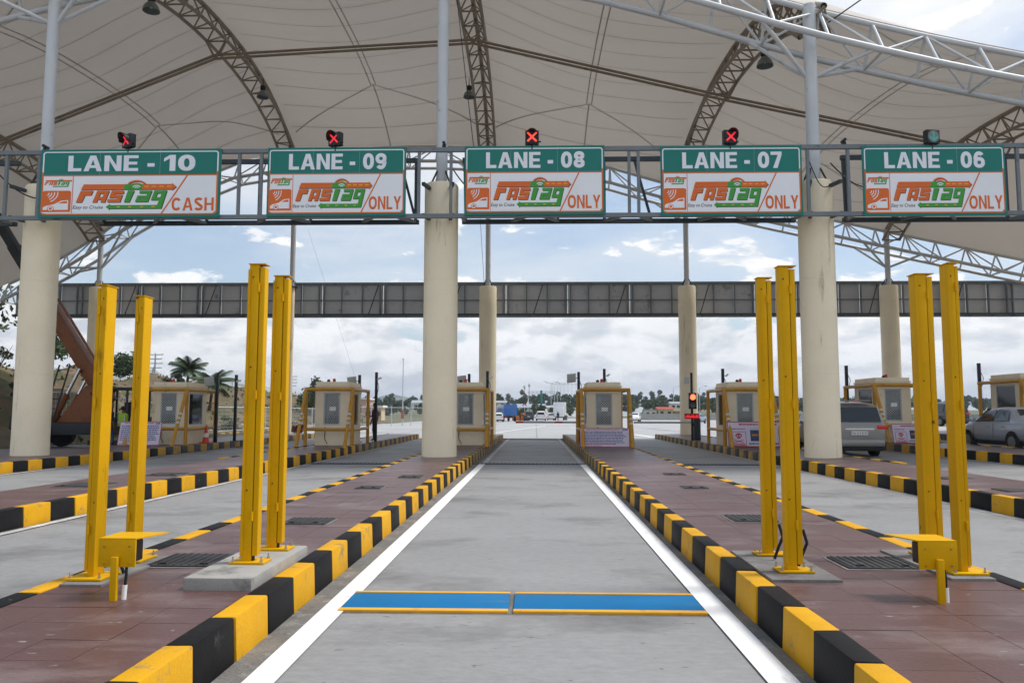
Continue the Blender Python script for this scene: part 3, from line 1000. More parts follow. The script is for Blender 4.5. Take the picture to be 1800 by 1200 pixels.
arch_truss(8.4, 'brown grey arched truss above sign 07', 'steel_beige')
arch_truss(20.2, 'brown grey arched truss above sign 06 at the right edge', 'steel_beige')
arch_truss(-25.6, 'arched truss at the far left of the canopy, mostly hidden', 'steel_beige')

# ridge tie between the arches
tie = thing('ridge_tie', 'long dark double tie beam linking the arches under the fabric', 'tie beam', (0, 34, 14))
for a, b_ in zip(ARCH_X[:-1], ARCH_X[1:]):
    za, zb = arch_z(a, 34) - .95, arch_z(b_, 34) - .95
    for dz in (0, .17):
        rod('tie_tube', (a, 34.0, za + dz), (b_, 34.0, zb + dz), .062, 'steel_beige', tie)
for a in ARCH_X:
    rod('hanger', (a - .46, 34, arch_z(a, 34) - .1), (a, 34.0, arch_z(a, 34) - .97), .05, 'steel_beige', tie)
    rod('hanger', (a + .46, 34, arch_z(a, 34) - .1), (a, 34.0, arch_z(a, 34) - .97), .05, 'steel_beige', tie)

def column(x, y, h, ef, label, group, r=.49, mast=.165, strut=1.6):
    zb = KH - .012 + gz(x, y) if y < 48 else 0
    t = thing('canopy_column', label, 'column', (x, y, zb), group)
    b = MB()
    prof = [(r * 1.012, -.2), (r * 1.012, .25), (r, .45)]
    for k in range(1, 9):
        prof.append((r * (1.0 - .003 * (k % 2)), .45 + (h - zb - .5) * k / 8))
    prof.append((r - .03, h - zb))
    b.lathe((x, y, zb), prof, 40)
    b.build('shaft', 'cream_paint', t)
    for k in (2.3, 5.0):        # shuttering lines
        MB().lathe((x, y, zb + k), [(r + .001, 0), (r + .0045, .006), (r + .001, .012)], 40).build('casting_line', 'cream_booth', t)
    MB().box(x - .30, x + .30, y - .30, y + .30, h + .001, h + .03).build('base_plate', 'steel_dark', t)
    zt = ef(x) + 1.22
    MB().tube((x, y, h + .03), (x, y, zt), mast, n=20).build('mast', 'steel_white', t)
    for a in range(4):
        an = a * PI / 2 + PI / 4
        MB().bar((x + .36 * math.cos(an), y + .36 * math.sin(an), h + .02), (x + mast * math.cos(an), y + mast * math.sin(an), h + .40), .02, .05).build('gusset', 'steel_dark', t)
    zs = ef(x) - .95
    for sx in (-1, 1):
        for sy in (-.68, .68):
            p = (x + sx * strut, y + sy, ef(x + sx * strut) - .02)
            rod('strut', (x + sx * .12, y, zs), p, .062, 'steel_white', t)
    return t
column(-14.53, DN, 8.1, e_near, 'cream column at the left edge below sign 10', 'near row of canopy columns')
column(-2.72, DN, 8.1, e_near, 'large cream column left of lane 08, below the gap between signs 09 and 08', 'near row of canopy columns')
column(8.05, DN, 8.1, e_near, 'large cream column on the right between signs 07 and 06', 'near row of canopy columns', mast=.185)
for x, l in ((-25.6, 'cream column of the far row at the left, behind the leftmost yellow posts'), (-14.16, 'thin far column hidden behind the tall yellow posts'),
             (-2.72, 'cream column of the far row just right of the middle column'), (8.72, 'cream column of the far row beside the red traffic light'),
             (20.16, 'stained cream column of the far row at the right, behind the minivan')):
    column(x, DF, 8.75, e_far, l, 'far row of canopy columns', r=.50 if x != -14.16 else .16, mast=.15)

# cables from the gantry up to the masts
def cable(pts, r, label, m='black_metal'):
    b = MB()
    b.pipe(pts, r, 6)
    return tag(b.build('cable', m), label, 'cable')
def sag(a, b, s, n=10):
    return [tuple(a[i] + (b[i] - a[i]) * k / n - (s * math.sin(PI * k / n) if i == 2 else 0) for i in range(3)) for k in range(n + 1)]
cable(sag((-2.35, 22.2, 14.2), (-1.75, 22.6, 8.9), .05), .012, 'thin dark cable hanging beside the middle mast')
cable(sag((-2.4, 22.1, 8.5), (-1.6, 21.9, 7.6), .12), .02, 'black cable drooping from the middle mast foot')
cable(sag((8.3, 22.1, 8.5), (9.3, 21.9, 7.7), .15), .02, 'black cable drooping from the right mast foot')
cable(sag((7.7, 22.1, 8.6), (8.3, 22.0, 7.9), .4), .014, 'looped thin cable at the foot of the right mast')
cable(sag((8.6, 22.7, 12.9), (15.5, 16.0, 16.5), .1), .02, 'thin cable running to the sky at the upper right')
cable(sag((-15.4, 21.9, 8.3), (-14.1, 22.2, 7.6), .2), .02, 'black cable below the gantry at the left edge')
cable(sag((-13.6, 46.6, 12.4), (-9.6, 47.5, .1), .0), .006, 'thin stay wire slanting to the ground beyond the left booths', 'steel_galv')
cable(sag((-3.3, 46.3, 13.8), (-2.95, 45.8, 8.9), .0), .014, 'thin wire beside the far middle mast', 'steel_galv')

# ------------------------------------------------------------------ high-bay lamps
def bay_lamp(x, y, z, label):
    t = thing('bay_lamp', label, 'lamp', (x, y, z), 'high-bay lamps under the canopy')
    MB().tube((x, y, z + .62), (x, y, z + 1.0), .02).build('hook', 'black_metal', t)
    MB().lathe((x, y, z + .36), [(.10, 0), (.14, .04), (.14, .22), (.07, .27)], 14).build('ballast', 'black_metal', t)
    b = MB()
    n = 18
    pr = [(.30, 0), (.285, .08), (.24, .20), (.15, .31), (.09, .36)]
    qq, ff = [], []
    for rr, zz_ in pr:
        for i in range(n):
            a = 2 * PI * i / n
            qq.append((x + rr * math.cos(a), y + rr * math.sin(a), z + zz_))
    for k in range(len(pr) - 1):
        for i in range(n):
            ff.append((k * n + i, k * n + (i + 1) % n, (k + 1) * n + (i + 1) % n, (k + 1) * n + i))
    b.add(qq, ff).build('shade', 'lens_grey', t)
    MB().lathe((x, y, z + .12), [(.03, 0), (.07, .06), (.07, .14), (.03, .22)], 10).build('bulb', 'white_plastic', t)
for px, py, y, l in ((-13.85, 0, 27.2, 'hanging bay lamp at the top left beyond sign 10'), (-13.6, 0, 38.2, 'hanging bay lamp on the left arch, above sign 09'),
                  (-3.35, 0, 39.2, 'hanging bay lamp on the middle arch beside the mast'), (7.9, 0, 40.6, 'hanging bay lamp low on the right arch above sign 07'),
                  (8.3, 0, 28.0, 'hanging bay lamp near the right mast top')):
    bay_lamp(px, y, arch_z(px, y) - 1.15, l)

# ------------------------------------------------------------------ near sign gantry
GY, GZ0, GZ1 = 21.75, 6.95, 8.84
def rect_tube(p, q_, w, name, m, parent, up=(0, 0, 1)):
    return MB().bar(p, q_, w, w, up).build(name, m, parent)
ga = thing('sign_gantry', 'grey steel gantry carrying the five green lane signs', 'gantry', (0, GY, 0))
rect_tube((-16.5, GY, GZ1), (16.5, GY, GZ1), .115, 'chord', 'steel_galv', ga)
rect_tube((-16.5, GY, GZ0), (16.5, GY, GZ0), .115, 'chord', 'steel_galv', ga)
for x in (-15.05, -14.1, -8.35, -7.72, -3.25, -2.35, 2.62, 2.88, 7.55, 8.65, 13.25):
    rect_tube((x, GY + .01, GZ0 + .058), (x, GY + .01, GZ1 - .058), .082, 'upright', 'steel_galv', ga)
for x in (-12.5, -10.5, -6.4, -4.7, -1.0, .9, 4.4, 6.3, 9.9, 11.8):
    rect_tube((x, GY + .02, GZ0 + .058), (x, GY + .02, GZ1 - .058), .07, 'upright', 'steel_galv', ga)
for a, b_ in ((-12.7, -3.35), (-2.1, 7.42), (8.75, 16.5), (-16.5, -15.2)):
    yb = GY + .78
    for z in (GZ0 + .02, GZ1 - .05):
        rect_tube((a, yb, z), (b_, yb, z), .12, 'rear_chord', 'steel_dark', ga)
    n = max(1, int((b_ - a) / 1.35))
    for k in range(n + 1):
        x = a + .1 + (b_ - a - .2) * k / n
        x2 = x + (.45 if k % 2 else -.45)
        x2 = min(b_ - .06, max(a + .06, x2))
        rect_tube((x2, GY + .07, GZ0), (x, yb - .06, GZ0 + .02), .075, 'cross_strut', 'steel_galv', ga)
        if k % 2 == 0:
            rect_tube((x, yb + .0, GZ0 + .085), (x2, yb + .0, GZ1 - .115), .07, 'diagonal', 'steel_dark', ga)
        if k % 3 == 0:
            rect_tube((x, yb + .01, GZ0 + .085), (x, yb + .01, GZ1 - .115), .08, 'upright', 'steel_dark', ga)
for x in (-14.53, -2.72, 8.05):
    for z in (GZ0 + .06, 7.9):
        rect_tube((x - .42, GY + .07, z), (x - .30, DN - .40, z), .09, 'column_bracket', 'steel_dark', ga)
        rect_tube((x + .42, GY + .07, z), (x + .30, DN - .40, z), .09, 'column_bracket', 'steel_dark', ga)
def small_camera(x, y, z, label, group):
    t = thing('camera', label, 'camera', (x, y, z), group)
    MB().box(x - .05, x + .05, y - .05, y + .05, z, z + .07).build('base', 'black_metal', t)
    MB().tube((x, y - .12, z + .11), (x, y + .12, z + .11), .045, n=10).build('housing', 'black_metal', t)
for x, l in ((-13.95, 'tiny black camera on the gantry at the left end'), (-2.55, 'tiny black camera on the gantry beside the middle mast'), (8.55, 'tiny black camera on the gantry right of the right mast')):
    small_camera(x, GY, GZ1 + .066, l, 'small cameras on the gantry')

# ------------------------------------------------------------------ far gantry seen from behind
FY, FZ0, FZ1 = 46.75, 7.18, 9.12
fg = thing('sign_gantry', 'long grey gantry seen from behind beyond the far columns', 'gantry', (0, FY, 0))
FX0, FX1 = -31.0, 33.0
for z, w in ((FZ0, .16), (FZ1, .16), ((FZ0 + FZ1) / 2 - .02, .06)):
    MB().box(FX0, FX1, FY - w / 2, FY + w / 2, z - w / 2, z + w / 2).build('chord', 'steel_galv', fg)
pw = 1.22
pm = MB().box(-pw / 2 + .012, pw / 2 - .012, .09, .12, FZ0 + .02, FZ1 - .02).mesh('panel', ['panel_back'], smooth=False)
sm = MB().box(-.035, .035, -.05, .07, FZ0 + .081, FZ1 - .081).mesh('stiffener', ['steel_galv'], smooth=False)
n = int((FX1 - FX0) / pw)
for i in range(n):
    x = FX0 + (i + .5) * pw
    o = link('panel', pm, fg)
    o.matrix_basis = Matrix.Translation((x, FY, 0))
    for dx in ((0,) if i % 3 else (-.16, .16)):
        o = link('stiffener', sm, fg)
        o.matrix_basis = Matrix.Translation((x - pw / 2 + dx, FY - .085, 0))
    if i % 4 == 1:
        rod('brace', (x - .2, FY - .2, FZ0 + .1), (x + .35, FY - .12, FZ1 - .1), .03, 'steel_dark', fg)
MB().box(FX0, FX1, FY - .75, FY - .68, FZ0 - .05, FZ0 + .06).build('walkway_edge', 'steel_dark', fg)
for i in range(0, n, 1):
    x = FX0 + i * pw
    rod('walkway_bracket', (x, FY - .70, FZ0 - .01), (x + .2, FY - .08, FZ0 - .01), .03, 'steel_dark', fg)

# ------------------------------------------------------------------ lane signs
def arc_poly(cx, cy, r0, r1, a0, a1, n=12):
    out_ = [(cx + r1 * math.cos(a0 + (a1 - a0) * i / n), cy + r1 * math.sin(a0 + (a1 - a0) * i / n)) for i in range(n + 1)]
    out_ += [(cx + r0 * math.cos(a1 + (a0 - a1) * i / n), cy + r0 * math.sin(a1 + (a0 - a1) * i / n)) for i in range(n + 1)]
    return out_
def stroke(pts, w):
    """outline quads of a polyline, mitred, as a list of quads"""
    pts = [Vector(p) for p in pts]
    nrm = []
    for i in range(len(pts)):
        d1 = (pts[i] - pts[i - 1]).normalized() if i else None
        d2 = (pts[i + 1] - pts[i]).normalized() if i < len(pts) - 1 else None
        if d1 is None: d1 = d2
        if d2 is None: d2 = d1
        n1, n2 = Vector((-d1.y, d1.x)), Vector((-d2.y, d2.x))
        m_ = (n1 + n2)
        m_ = m_ / max(.35, m_.length_squared) * 2 if m_.length > .2 else n1
        nrm.append(m_ * w / 2)
    return [[tuple(pts[i] - nrm[i]), tuple(pts[i + 1] - nrm[i + 1]), tuple(pts[i + 1] + nrm[i + 1]), tuple(pts[i] + nrm[i])] for i in range(len(pts) - 1)]
def rounded(x0, y0, x1, y1, r, n=6):
    out_ = []
    for cx, cy, a in ((x1 - r, y0 + r, -PI / 2), (x1 - r, y1 - r, 0), (x0 + r, y1 - r, PI / 2), (x0 + r, y0 + r, PI)):
        for i in range(n + 1):
            t = a + PI / 2 * i / n
            out_.append((cx + r * math.cos(t), cy + r * math.sin(t)))
    return out_

# heavy sign lettering drawn stroke by stroke (unit box, v downwards)
def ell(cx, cy, rx, ry, a0, a1, n=18, pw_=2.3):
    o = []
    for i in range(n + 1):
        a = R(a0 + (a1 - a0) * i / n)
        c, s = math.cos(a), math.sin(a)
        o.append((cx + rx * math.copysign(abs(c) ** (2 / pw_), c), cy + ry * math.copysign(abs(s) ** (2 / pw_), s)))
    return o
def glyph(ch, asp, t):
    """ch in a box 0..asp wide and 0..1 high with stroke t"""
    w, h = asp, t / 2
    S = lambda pts, tt_=t: stroke(pts, tt_)
    bar = lambda x0, y0, x1, y1: [[(x0, y0), (x1, y0), (x1, y1), (x0, y1)]]
    if ch == 'L': return bar(0, 0, t, 1) + bar(t, 1 - t * .85, w, 1)
    if ch == 'E': return bar(0, 0, t, 1) + bar(t, 0, w, t * .8) + bar(t, .5 - t * .38, w * .93, .5 + t * .38) + bar(t, 1 - t * .8, w, 1)
    if ch == 'H': return bar(0, 0, t, 1) + bar(w - t, 0, w, 1) + bar(t, .5 - t * .4, w - t, .5 + t * .4)
    if ch == 'N': return bar(0, 0, t, 1) + bar(w - t, 0, w, 1) + [[(t, 0), (t, .02), (w - t, 1), (w - t, 1 - t * 1.55)], [(t * .3, 0), (t * 1.05, 0), (w - t * .3, 1), (w - t * 1.05, 1)]]
    if ch == 'A': return [[(w / 2 - t * .58, 0), (w / 2 + t * .3, 0), (t * 1.02, 1), (0, 1)], [(w / 2 - t * .3, 0), (w / 2 + t * .58, 0), (w, 1), (w - t * 1.02, 1)], [(w * .26, .62), (w * .74, .62), (w * .80, .62 + t * .72), (w * .20, .62 + t * .72)]]
    if ch == 'Y': return [[(0, 0), (t * 1.1, 0), (w / 2 + t * .5, .6), (w / 2 - t * .5, .6)], [(w - t * 1.1, 0), (w, 0), (w / 2 + t * .5, .6), (w / 2 - t * .5, .6)]] + bar(w / 2 - h, .58, w / 2 + h, 1)
    if ch in 'O0': return S(ell(w / 2, .5, w / 2 - h, .5 - h, 0, 360, 28))
    if ch == 'C': return S(ell(w / 2, .5, w / 2 - h, .5 - h, -38, -322, 24))
    if ch == 'S': return S(ell(w / 2, .26, w / 2 - h, .26 - h + .0, -25, -245, 14) + ell(w / 2, .5 + .245, w / 2 - h, .255 - h + .0, -70, 160, 14), t)
    if ch == '1': return bar(w * .55, 0, w * .55 + t, 1) + [[(w * .55, 0), (w * .55, t * 1.0), (w * .12, t * 1.9), (w * .12, t * .95)]]
    if ch == '7': return bar(0, 0, w, t * .9) + [[(w - t * 1.0, t * .9), (w, t * .9), (w * .46 + t * .4, 1), (w * .46 - t * .75, 1)]]
    if ch == '8': return S(ell(w / 2, .25, w / 2 - h - .02, .27 - h, 0, 360, 22)) + S(ell(w / 2, .72, w / 2 - h, .28 - h, 0, 360, 22))
    if ch == '6': return S(ell(w / 2, .67, w / 2 - h, .33 - h, 0, 360, 24)) + S(ell(w / 2, .5, w / 2 - h, .5 - h, 180, 318, 12))
    if ch == '9': return S(ell(w / 2, .33, w / 2 - h, .33 - h, 0, 360, 24)) + S(ell(w / 2, .5, w / 2 - h, .5 - h, 0, 138, 12))
    return []
ADV = {'L': .62, 'A': .86, 'N': .80, 'E': .68, 'H': .78, 'O': .86, 'C': .80, 'S': .72, 'Y': .80, '0': .66, '1': .52, '7': .64, '8': .66, '6': .66, '9': .66}
def word_polys(word, u0, u1, v0, v1, t, gap):
    """the word fitted into u0..u1 x v0..v1; stroke and gap in units of its height"""
    tot = sum(ADV[c] for c in word) + gap * (len(word) - 1)
    kx, ky = (u1 - u0) / tot, (v1 - v0)
    x, out_ = 0.0, []
    for c in word:
        for p in glyph(c, ADV[c], t):
            out_.append([(u0 + (x + a) * kx, v0 + b * ky) for a, b in p])
        x += ADV[c] + gap
    return out_
# the artwork is laid out on a 1590 x 785 board, v downwards
def logo_shapes():
    sh = {'sign_orange': [], 'sign_leaf': [], 'sign_yellow': [], 'sign_white': []}
    O, G_ = sh['sign_orange'], sh['sign_leaf']
    O.append([(392, 405), (757, 405), (742, 467), (368, 467)])
    G_.append([(757, 405), (915, 405), (907, 467), (742, 467)])
    O.append([(915, 405), (1170, 405), (1170, 392), (1208, 437), (1168, 480), (1170, 467), (907, 467)])
    for a in (925, 988, 1055, 1125):
        sh['sign_yellow'].append([(a + 2, 427), (a + 44, 427), (a + 42, 436), (a, 436)])
    O.append([(368, 478), (478, 478), (462, 530), (408, 530), (380, 612), (328, 612)])
    for qd in ([(514, 478), (622, 478), (612, 512), (504, 512)], [(504, 512), (542, 512), (514, 612), (474, 612)],
               [(574, 512), (612, 512), (585, 612), (545, 612)], [(532, 552), (566, 552), (558, 582), (524, 582)]):
        O.append(qd)
    O.extend(stroke([(748, 496), (656, 496), (644, 544), (716, 544), (704, 594), (606, 594)], 36))
    G_.append([(783, 478), (842, 478), (800, 612), (752, 612)])
    G_.extend(stroke([(886, 496), (976, 496), (950, 594), (870, 594), (882, 552), (962, 552)], 32))
    G_.extend(stroke([(1116, 496), (1030, 496), (1010, 574), (1076, 574)], 34))
    G_.append([(1092, 478), (1128, 478), (1082, 686), (1060, 686), (1040, 660)])
    G_.append([(1070, 645), (630, 645), (630, 632), (594, 665), (626, 698), (628, 686), (1068, 686)])
    for a in (690, 790, 895, 995):
        sh['sign_yellow'].append([(a + 2, 661), (a + 30, 661), (a + 28, 669), (a, 669)])
    for r0, r1 in ((16, 26), (36, 46)):
        sh['sign_white'].append(arc_poly(858, 462, r0, r1, PI * 1.2, PI * 1.8, 8))
    for r0, r1 in ((58, 72), (86, 104)):
        O.append(arc_poly(858, 462, r0, r1, PI * 1.22, PI * 1.78, 10))
    return sh
LOGO = logo_shapes()
def lane_sign(xc, zc, w, h, number, word, slogan, label, hide_slogan_dup=False):
    y = GY - .12
    t = thing('lane_sign', label, 'sign', (xc, y, zc - h / 2), 'green lane signs on the gantry')
    sx, sz = w / 1590.0, h / 785.0
    def fn(u, v, d):
        return (xc - w / 2 + u * sx, y - d, zc + h / 2 - v * sz)
    def layer(name, m, polys, d, parent=t):
        b = MB()
        for i, p in enumerate(polys):
            if sum(p[j - 1][0] * p[j][1] - p[j][0] * p[j - 1][1] for j in range(len(p))) > 0:
                p = p[::-1]
            b.add([fn(u, v, d + .00012 * (i % 11)) for u, v in p], [tuple(range(len(p)))])
        return b.build(name, m, parent, smooth=False)
    def text(name, m, body, u0, u1, v0, v1, d, parent=t, **kw):
        b = MB()
        fit_text(b, body, u0, u1, v1, v0, fn, d, **kw)
        return b.build(name, m, parent, smooth=False)
    MB().box(xc - w / 2, xc + w / 2, y, y + .05, zc - h / 2, zc + h / 2).build('board', 'sign_green', t)
    # border: white round the header, orange round the field
    bw = layer('border', 'sign_white', [arc_poly(50, 55, 18, 30, PI, 1.5 * PI, 6), arc_poly(1540, 55, 18, 30, 1.5 * PI, 2 * PI, 6), [(50, 25), (1540, 25), (1540, 37), (50, 37)],
                                   [(20, 55), (32, 55), (32, 262), (20, 262)], [(1558, 55), (1570, 55), (1570, 262), (1558, 262)]], .003)
    fld = layer('white_field', 'sign_white', [[(34, 309), (1556, 309), (1556, 715), (1530, 742), (60, 742), (34, 715)]], .003)
    layer('orange_border', 'sign_orange', [[(20, 262), (34, 262), (34, 715), (20, 715)], [(1556, 262), (1570, 262), (1570, 715), (1556, 715)],
                                    arc_poly(60, 715, 26, 40, PI / 2, PI, 6), arc_poly(1530, 715, 26, 40, 0, PI / 2, 6), [(60, 741), (1530, 741), (1530, 755), (60, 755)],
                                    [(34, 297), (1556, 297), (1556, 309), (34, 309)]], .005)
    layer('divider', 'sign_orange', [[(293, 309), (300, 309), (298, 735), (291, 735)], [(1292, 309), (1308, 309), (1094, 741), (1078, 741)]], .006)
    layer('lane_name', 'sign_text', word_polys('LANE', 245, 864, 72, 253, .235, .10), .0045)
    layer('hyphen', 'sign_text', [[(945, 165), (1008, 165), (1008, 205), (945, 205)]], .004)
    layer('lane_number', 'sign_text', word_polys(number, 1075 if number == '10' else 1097, 1366, 70, 255, .225, .09), .0045)
    layer('payment_word', 'sign_orange', word_polys(word, 1172, 1540, 563, 712, .195, .12), .008)
    text('slogan', 'ink', slogan, 303, 570, 648, 698, .007, offset=.004, shear=.25)
    lg = layer('logo_shadow', 'sign_shadow', [[(u + 6, v + 7) for u, v in p] for k in ('sign_orange', 'sign_leaf') for p in LOGO[k][:]], .0055)
    for k, d in (('sign_orange', .008), ('sign_leaf', .0085), ('sign_white', .011)):
        layer('logo', k, LOGO[k], d)
    for p_ in LOGO['sign_yellow']:
        layer('logo_dash', 'sign_yellow', [p_], .010)
    # small logo top left
    f = .282
    small = {k: [[(34 + (u - 328) * f + 8, 340 + (v - 358) * f) for u, v in p] for p in LOGO[k]] for k in LOGO}
    for k, d in (('sign_orange', .008), ('sign_leaf', .0085)):
        layer('small_logo', k, small[k], d)
    layer('car_badge', 'sign_orange', [rounded(34, 476, 284, 728, 22)], .006)
    car = [(40, 668), (62, 652), (140, 630), (198, 592), (262, 584), (262, 696), (40, 696)]
    layer('badge_car', 'sign_white', [car] + [arc_poly(62, 505, r_, r_ + 9, -.15, 1.15, 8) for r_ in (22, 46, 72, 100)] + [rounded(34, 722, 284, 734, 5)], .008)
    layer('badge_window', 'sign_orange', [[(172, 622), (206, 602), (252, 594), (252, 622)], rounded(78, 652, 138, 712, 29)], .010)
    layer('badge_wheel', 'sign_white', [rounded(84, 658, 132, 706, 23.5)], .012)
    layer('badge_wheel', 'sign_orange', [rounded(94, 668, 122, 696, 13.5)], .014)
    for u in (524, 1056):
        layer('panel_joint', 'panel_back', [[(u, 4), (u + 1.5, 4), (u + 1.5, 295), (u, 295)]], .0036)
    return t
SIGN_H = 1.96
lane_sign(-11.41, 7.91, 5.16, SIGN_H, '10', 'CASH', 'Easy to Cruise', 'wide green sign over lane 10 ending in CASH')
lane_sign(-5.55, 7.915, 3.90, SIGN_H, '09', 'ONLY', 'Easy to Cruice', 'green and white sign left of the middle column, beside the wider CASH sign')
lane_sign(-.015, 7.92, 3.89, SIGN_H, '08', 'ONLY', 'Easy to Cruise', 'green and white sign straight above the nearest lane, the middle of five')
lane_sign(5.41, 7.875, 3.87, SIGN_H, '07', 'ONLY', 'Easy to Cruice', 'green and white sign between the middle sign and the right column')
lane_sign(10.92, 7.84, 3.85, SIGN_H, '06', 'ONLY', 'Easy to Cruise', 'green and white sign at the right, right of the right column')

# ------------------------------------------------------------------ lane signals above the signs
def lane_signal(x, z, kind, yawd, label, m='lamp_red'):
    y = GY - .10
    t = thing('lane_signal', label, 'signal', (x, y, z), 'lane signals above the signs')
    M_ = Matrix.Translation((x, y, z)) @ Matrix.Rotation(R(yawd), 4, 'Z')
    def part(mb, name, mm, bevel=0.0):
        mb.v = [tuple(M_ @ Vector(p)) for p in mb.v]
        return mb.build(name, mm, t, bevel=bevel)
    s = .19
    part(MB().box(-s, s, -.08, .10, .02, .40), 'housing', 'black_metal', .012)
    part(MB().tube((0, .0, -.12), (0, .0, .03), .03), 'stem', 'black_metal')
    part(MB().box(s, s + .06, -.01, .01, .08, .12), 'clip', 'black_metal')
    n = 20
    if kind != 'arrow':
        qq, ff = [], []
        for j, yy in enumerate((-.08, -.30)):
            for i in range(n + 1):
                a = PI * (-.12 + 1.24 * i / n)
                qq.append((.175 * math.cos(a), yy + (.10 * (1 - math.sin(max(0, min(PI, a)))) if j else 0), .215 + .175 * math.sin(a)))
        for i in range(n):
            ff.append((i, i + 1, n + 2 + i, n + 1 + i))
        part(MB().add(qq, ff), 'visor', 'black_metal')
    part(MB().tube((0, -.080, .21), (0, -.086, .21), .165, n=24), 'lens', 'lens_grey' if kind == 'arrow' else 'black_metal')
    if kind == 'x':
        for sg in (-1, 1):
            b = MB()
            c, w_ = .125, .024
            for k in range(7):
                f0 = -1 + 2 * k / 7 + .02; f1 = -1 + 2 * (k + 1) / 7 - .02
                p0 = Vector((f0 * c, 0, f0 * c * sg)); p1 = Vector((f1 * c, 0, f1 * c * sg))
                d = (p1 - p0).normalized(); nn = Vector((-d.z, 0, d.x)) * w_
                yo = -.090 - (.002 if sg > 0 else 0)
                b.add([(p0 - nn) + Vector((0, yo, .21)), (p1 - nn) + Vector((0, yo, .21)), (p1 + nn) + Vector((0, yo, .21)), (p0 + nn) + Vector((0, yo, .21))], [(0, 1, 2, 3)])
            part(b, 'cross_bar', m)
    else:
        b = MB()
        yo = -.090
        b.add([(-.025, yo, .34), (.025, yo, .34), (.025, yo, .12), (-.025, yo, .12)], [(3, 2, 1, 0)])
        for sg in (-1, 1):
            b.add([(0, yo - .001, .07), (sg * .115, yo - .001, .17), (sg * .115, yo - .001, .225), (0, yo - .001, .13)], [(0, 1, 2, 3)])
        part(b, 'arrow', 'lamp_green')
zt_ = 8.92
lane_signal(-11.5, zt_, 'x', -30, 'black signal with a dim red cross above the wide CASH sign, turned away', 'lamp_red_dim')
lane_signal(-5.6, zt_, 'x', -20, 'black signal with a red cross between the wide sign signal and the middle mast', 'lamp_red_dim')
lane_signal(-.08, zt_, 'x', 0, 'black signal with the brightest red cross, middle of the five', 'lamp_red')
lane_signal(5.4, zt_ - .03, 'x', 8, 'black signal with a red cross, next left of the green arrow one', 'lamp_red_dim')
lane_signal(10.91, zt_ - .07, 'arrow', 10, 'black signal with a dull green down arrow above sign 06')

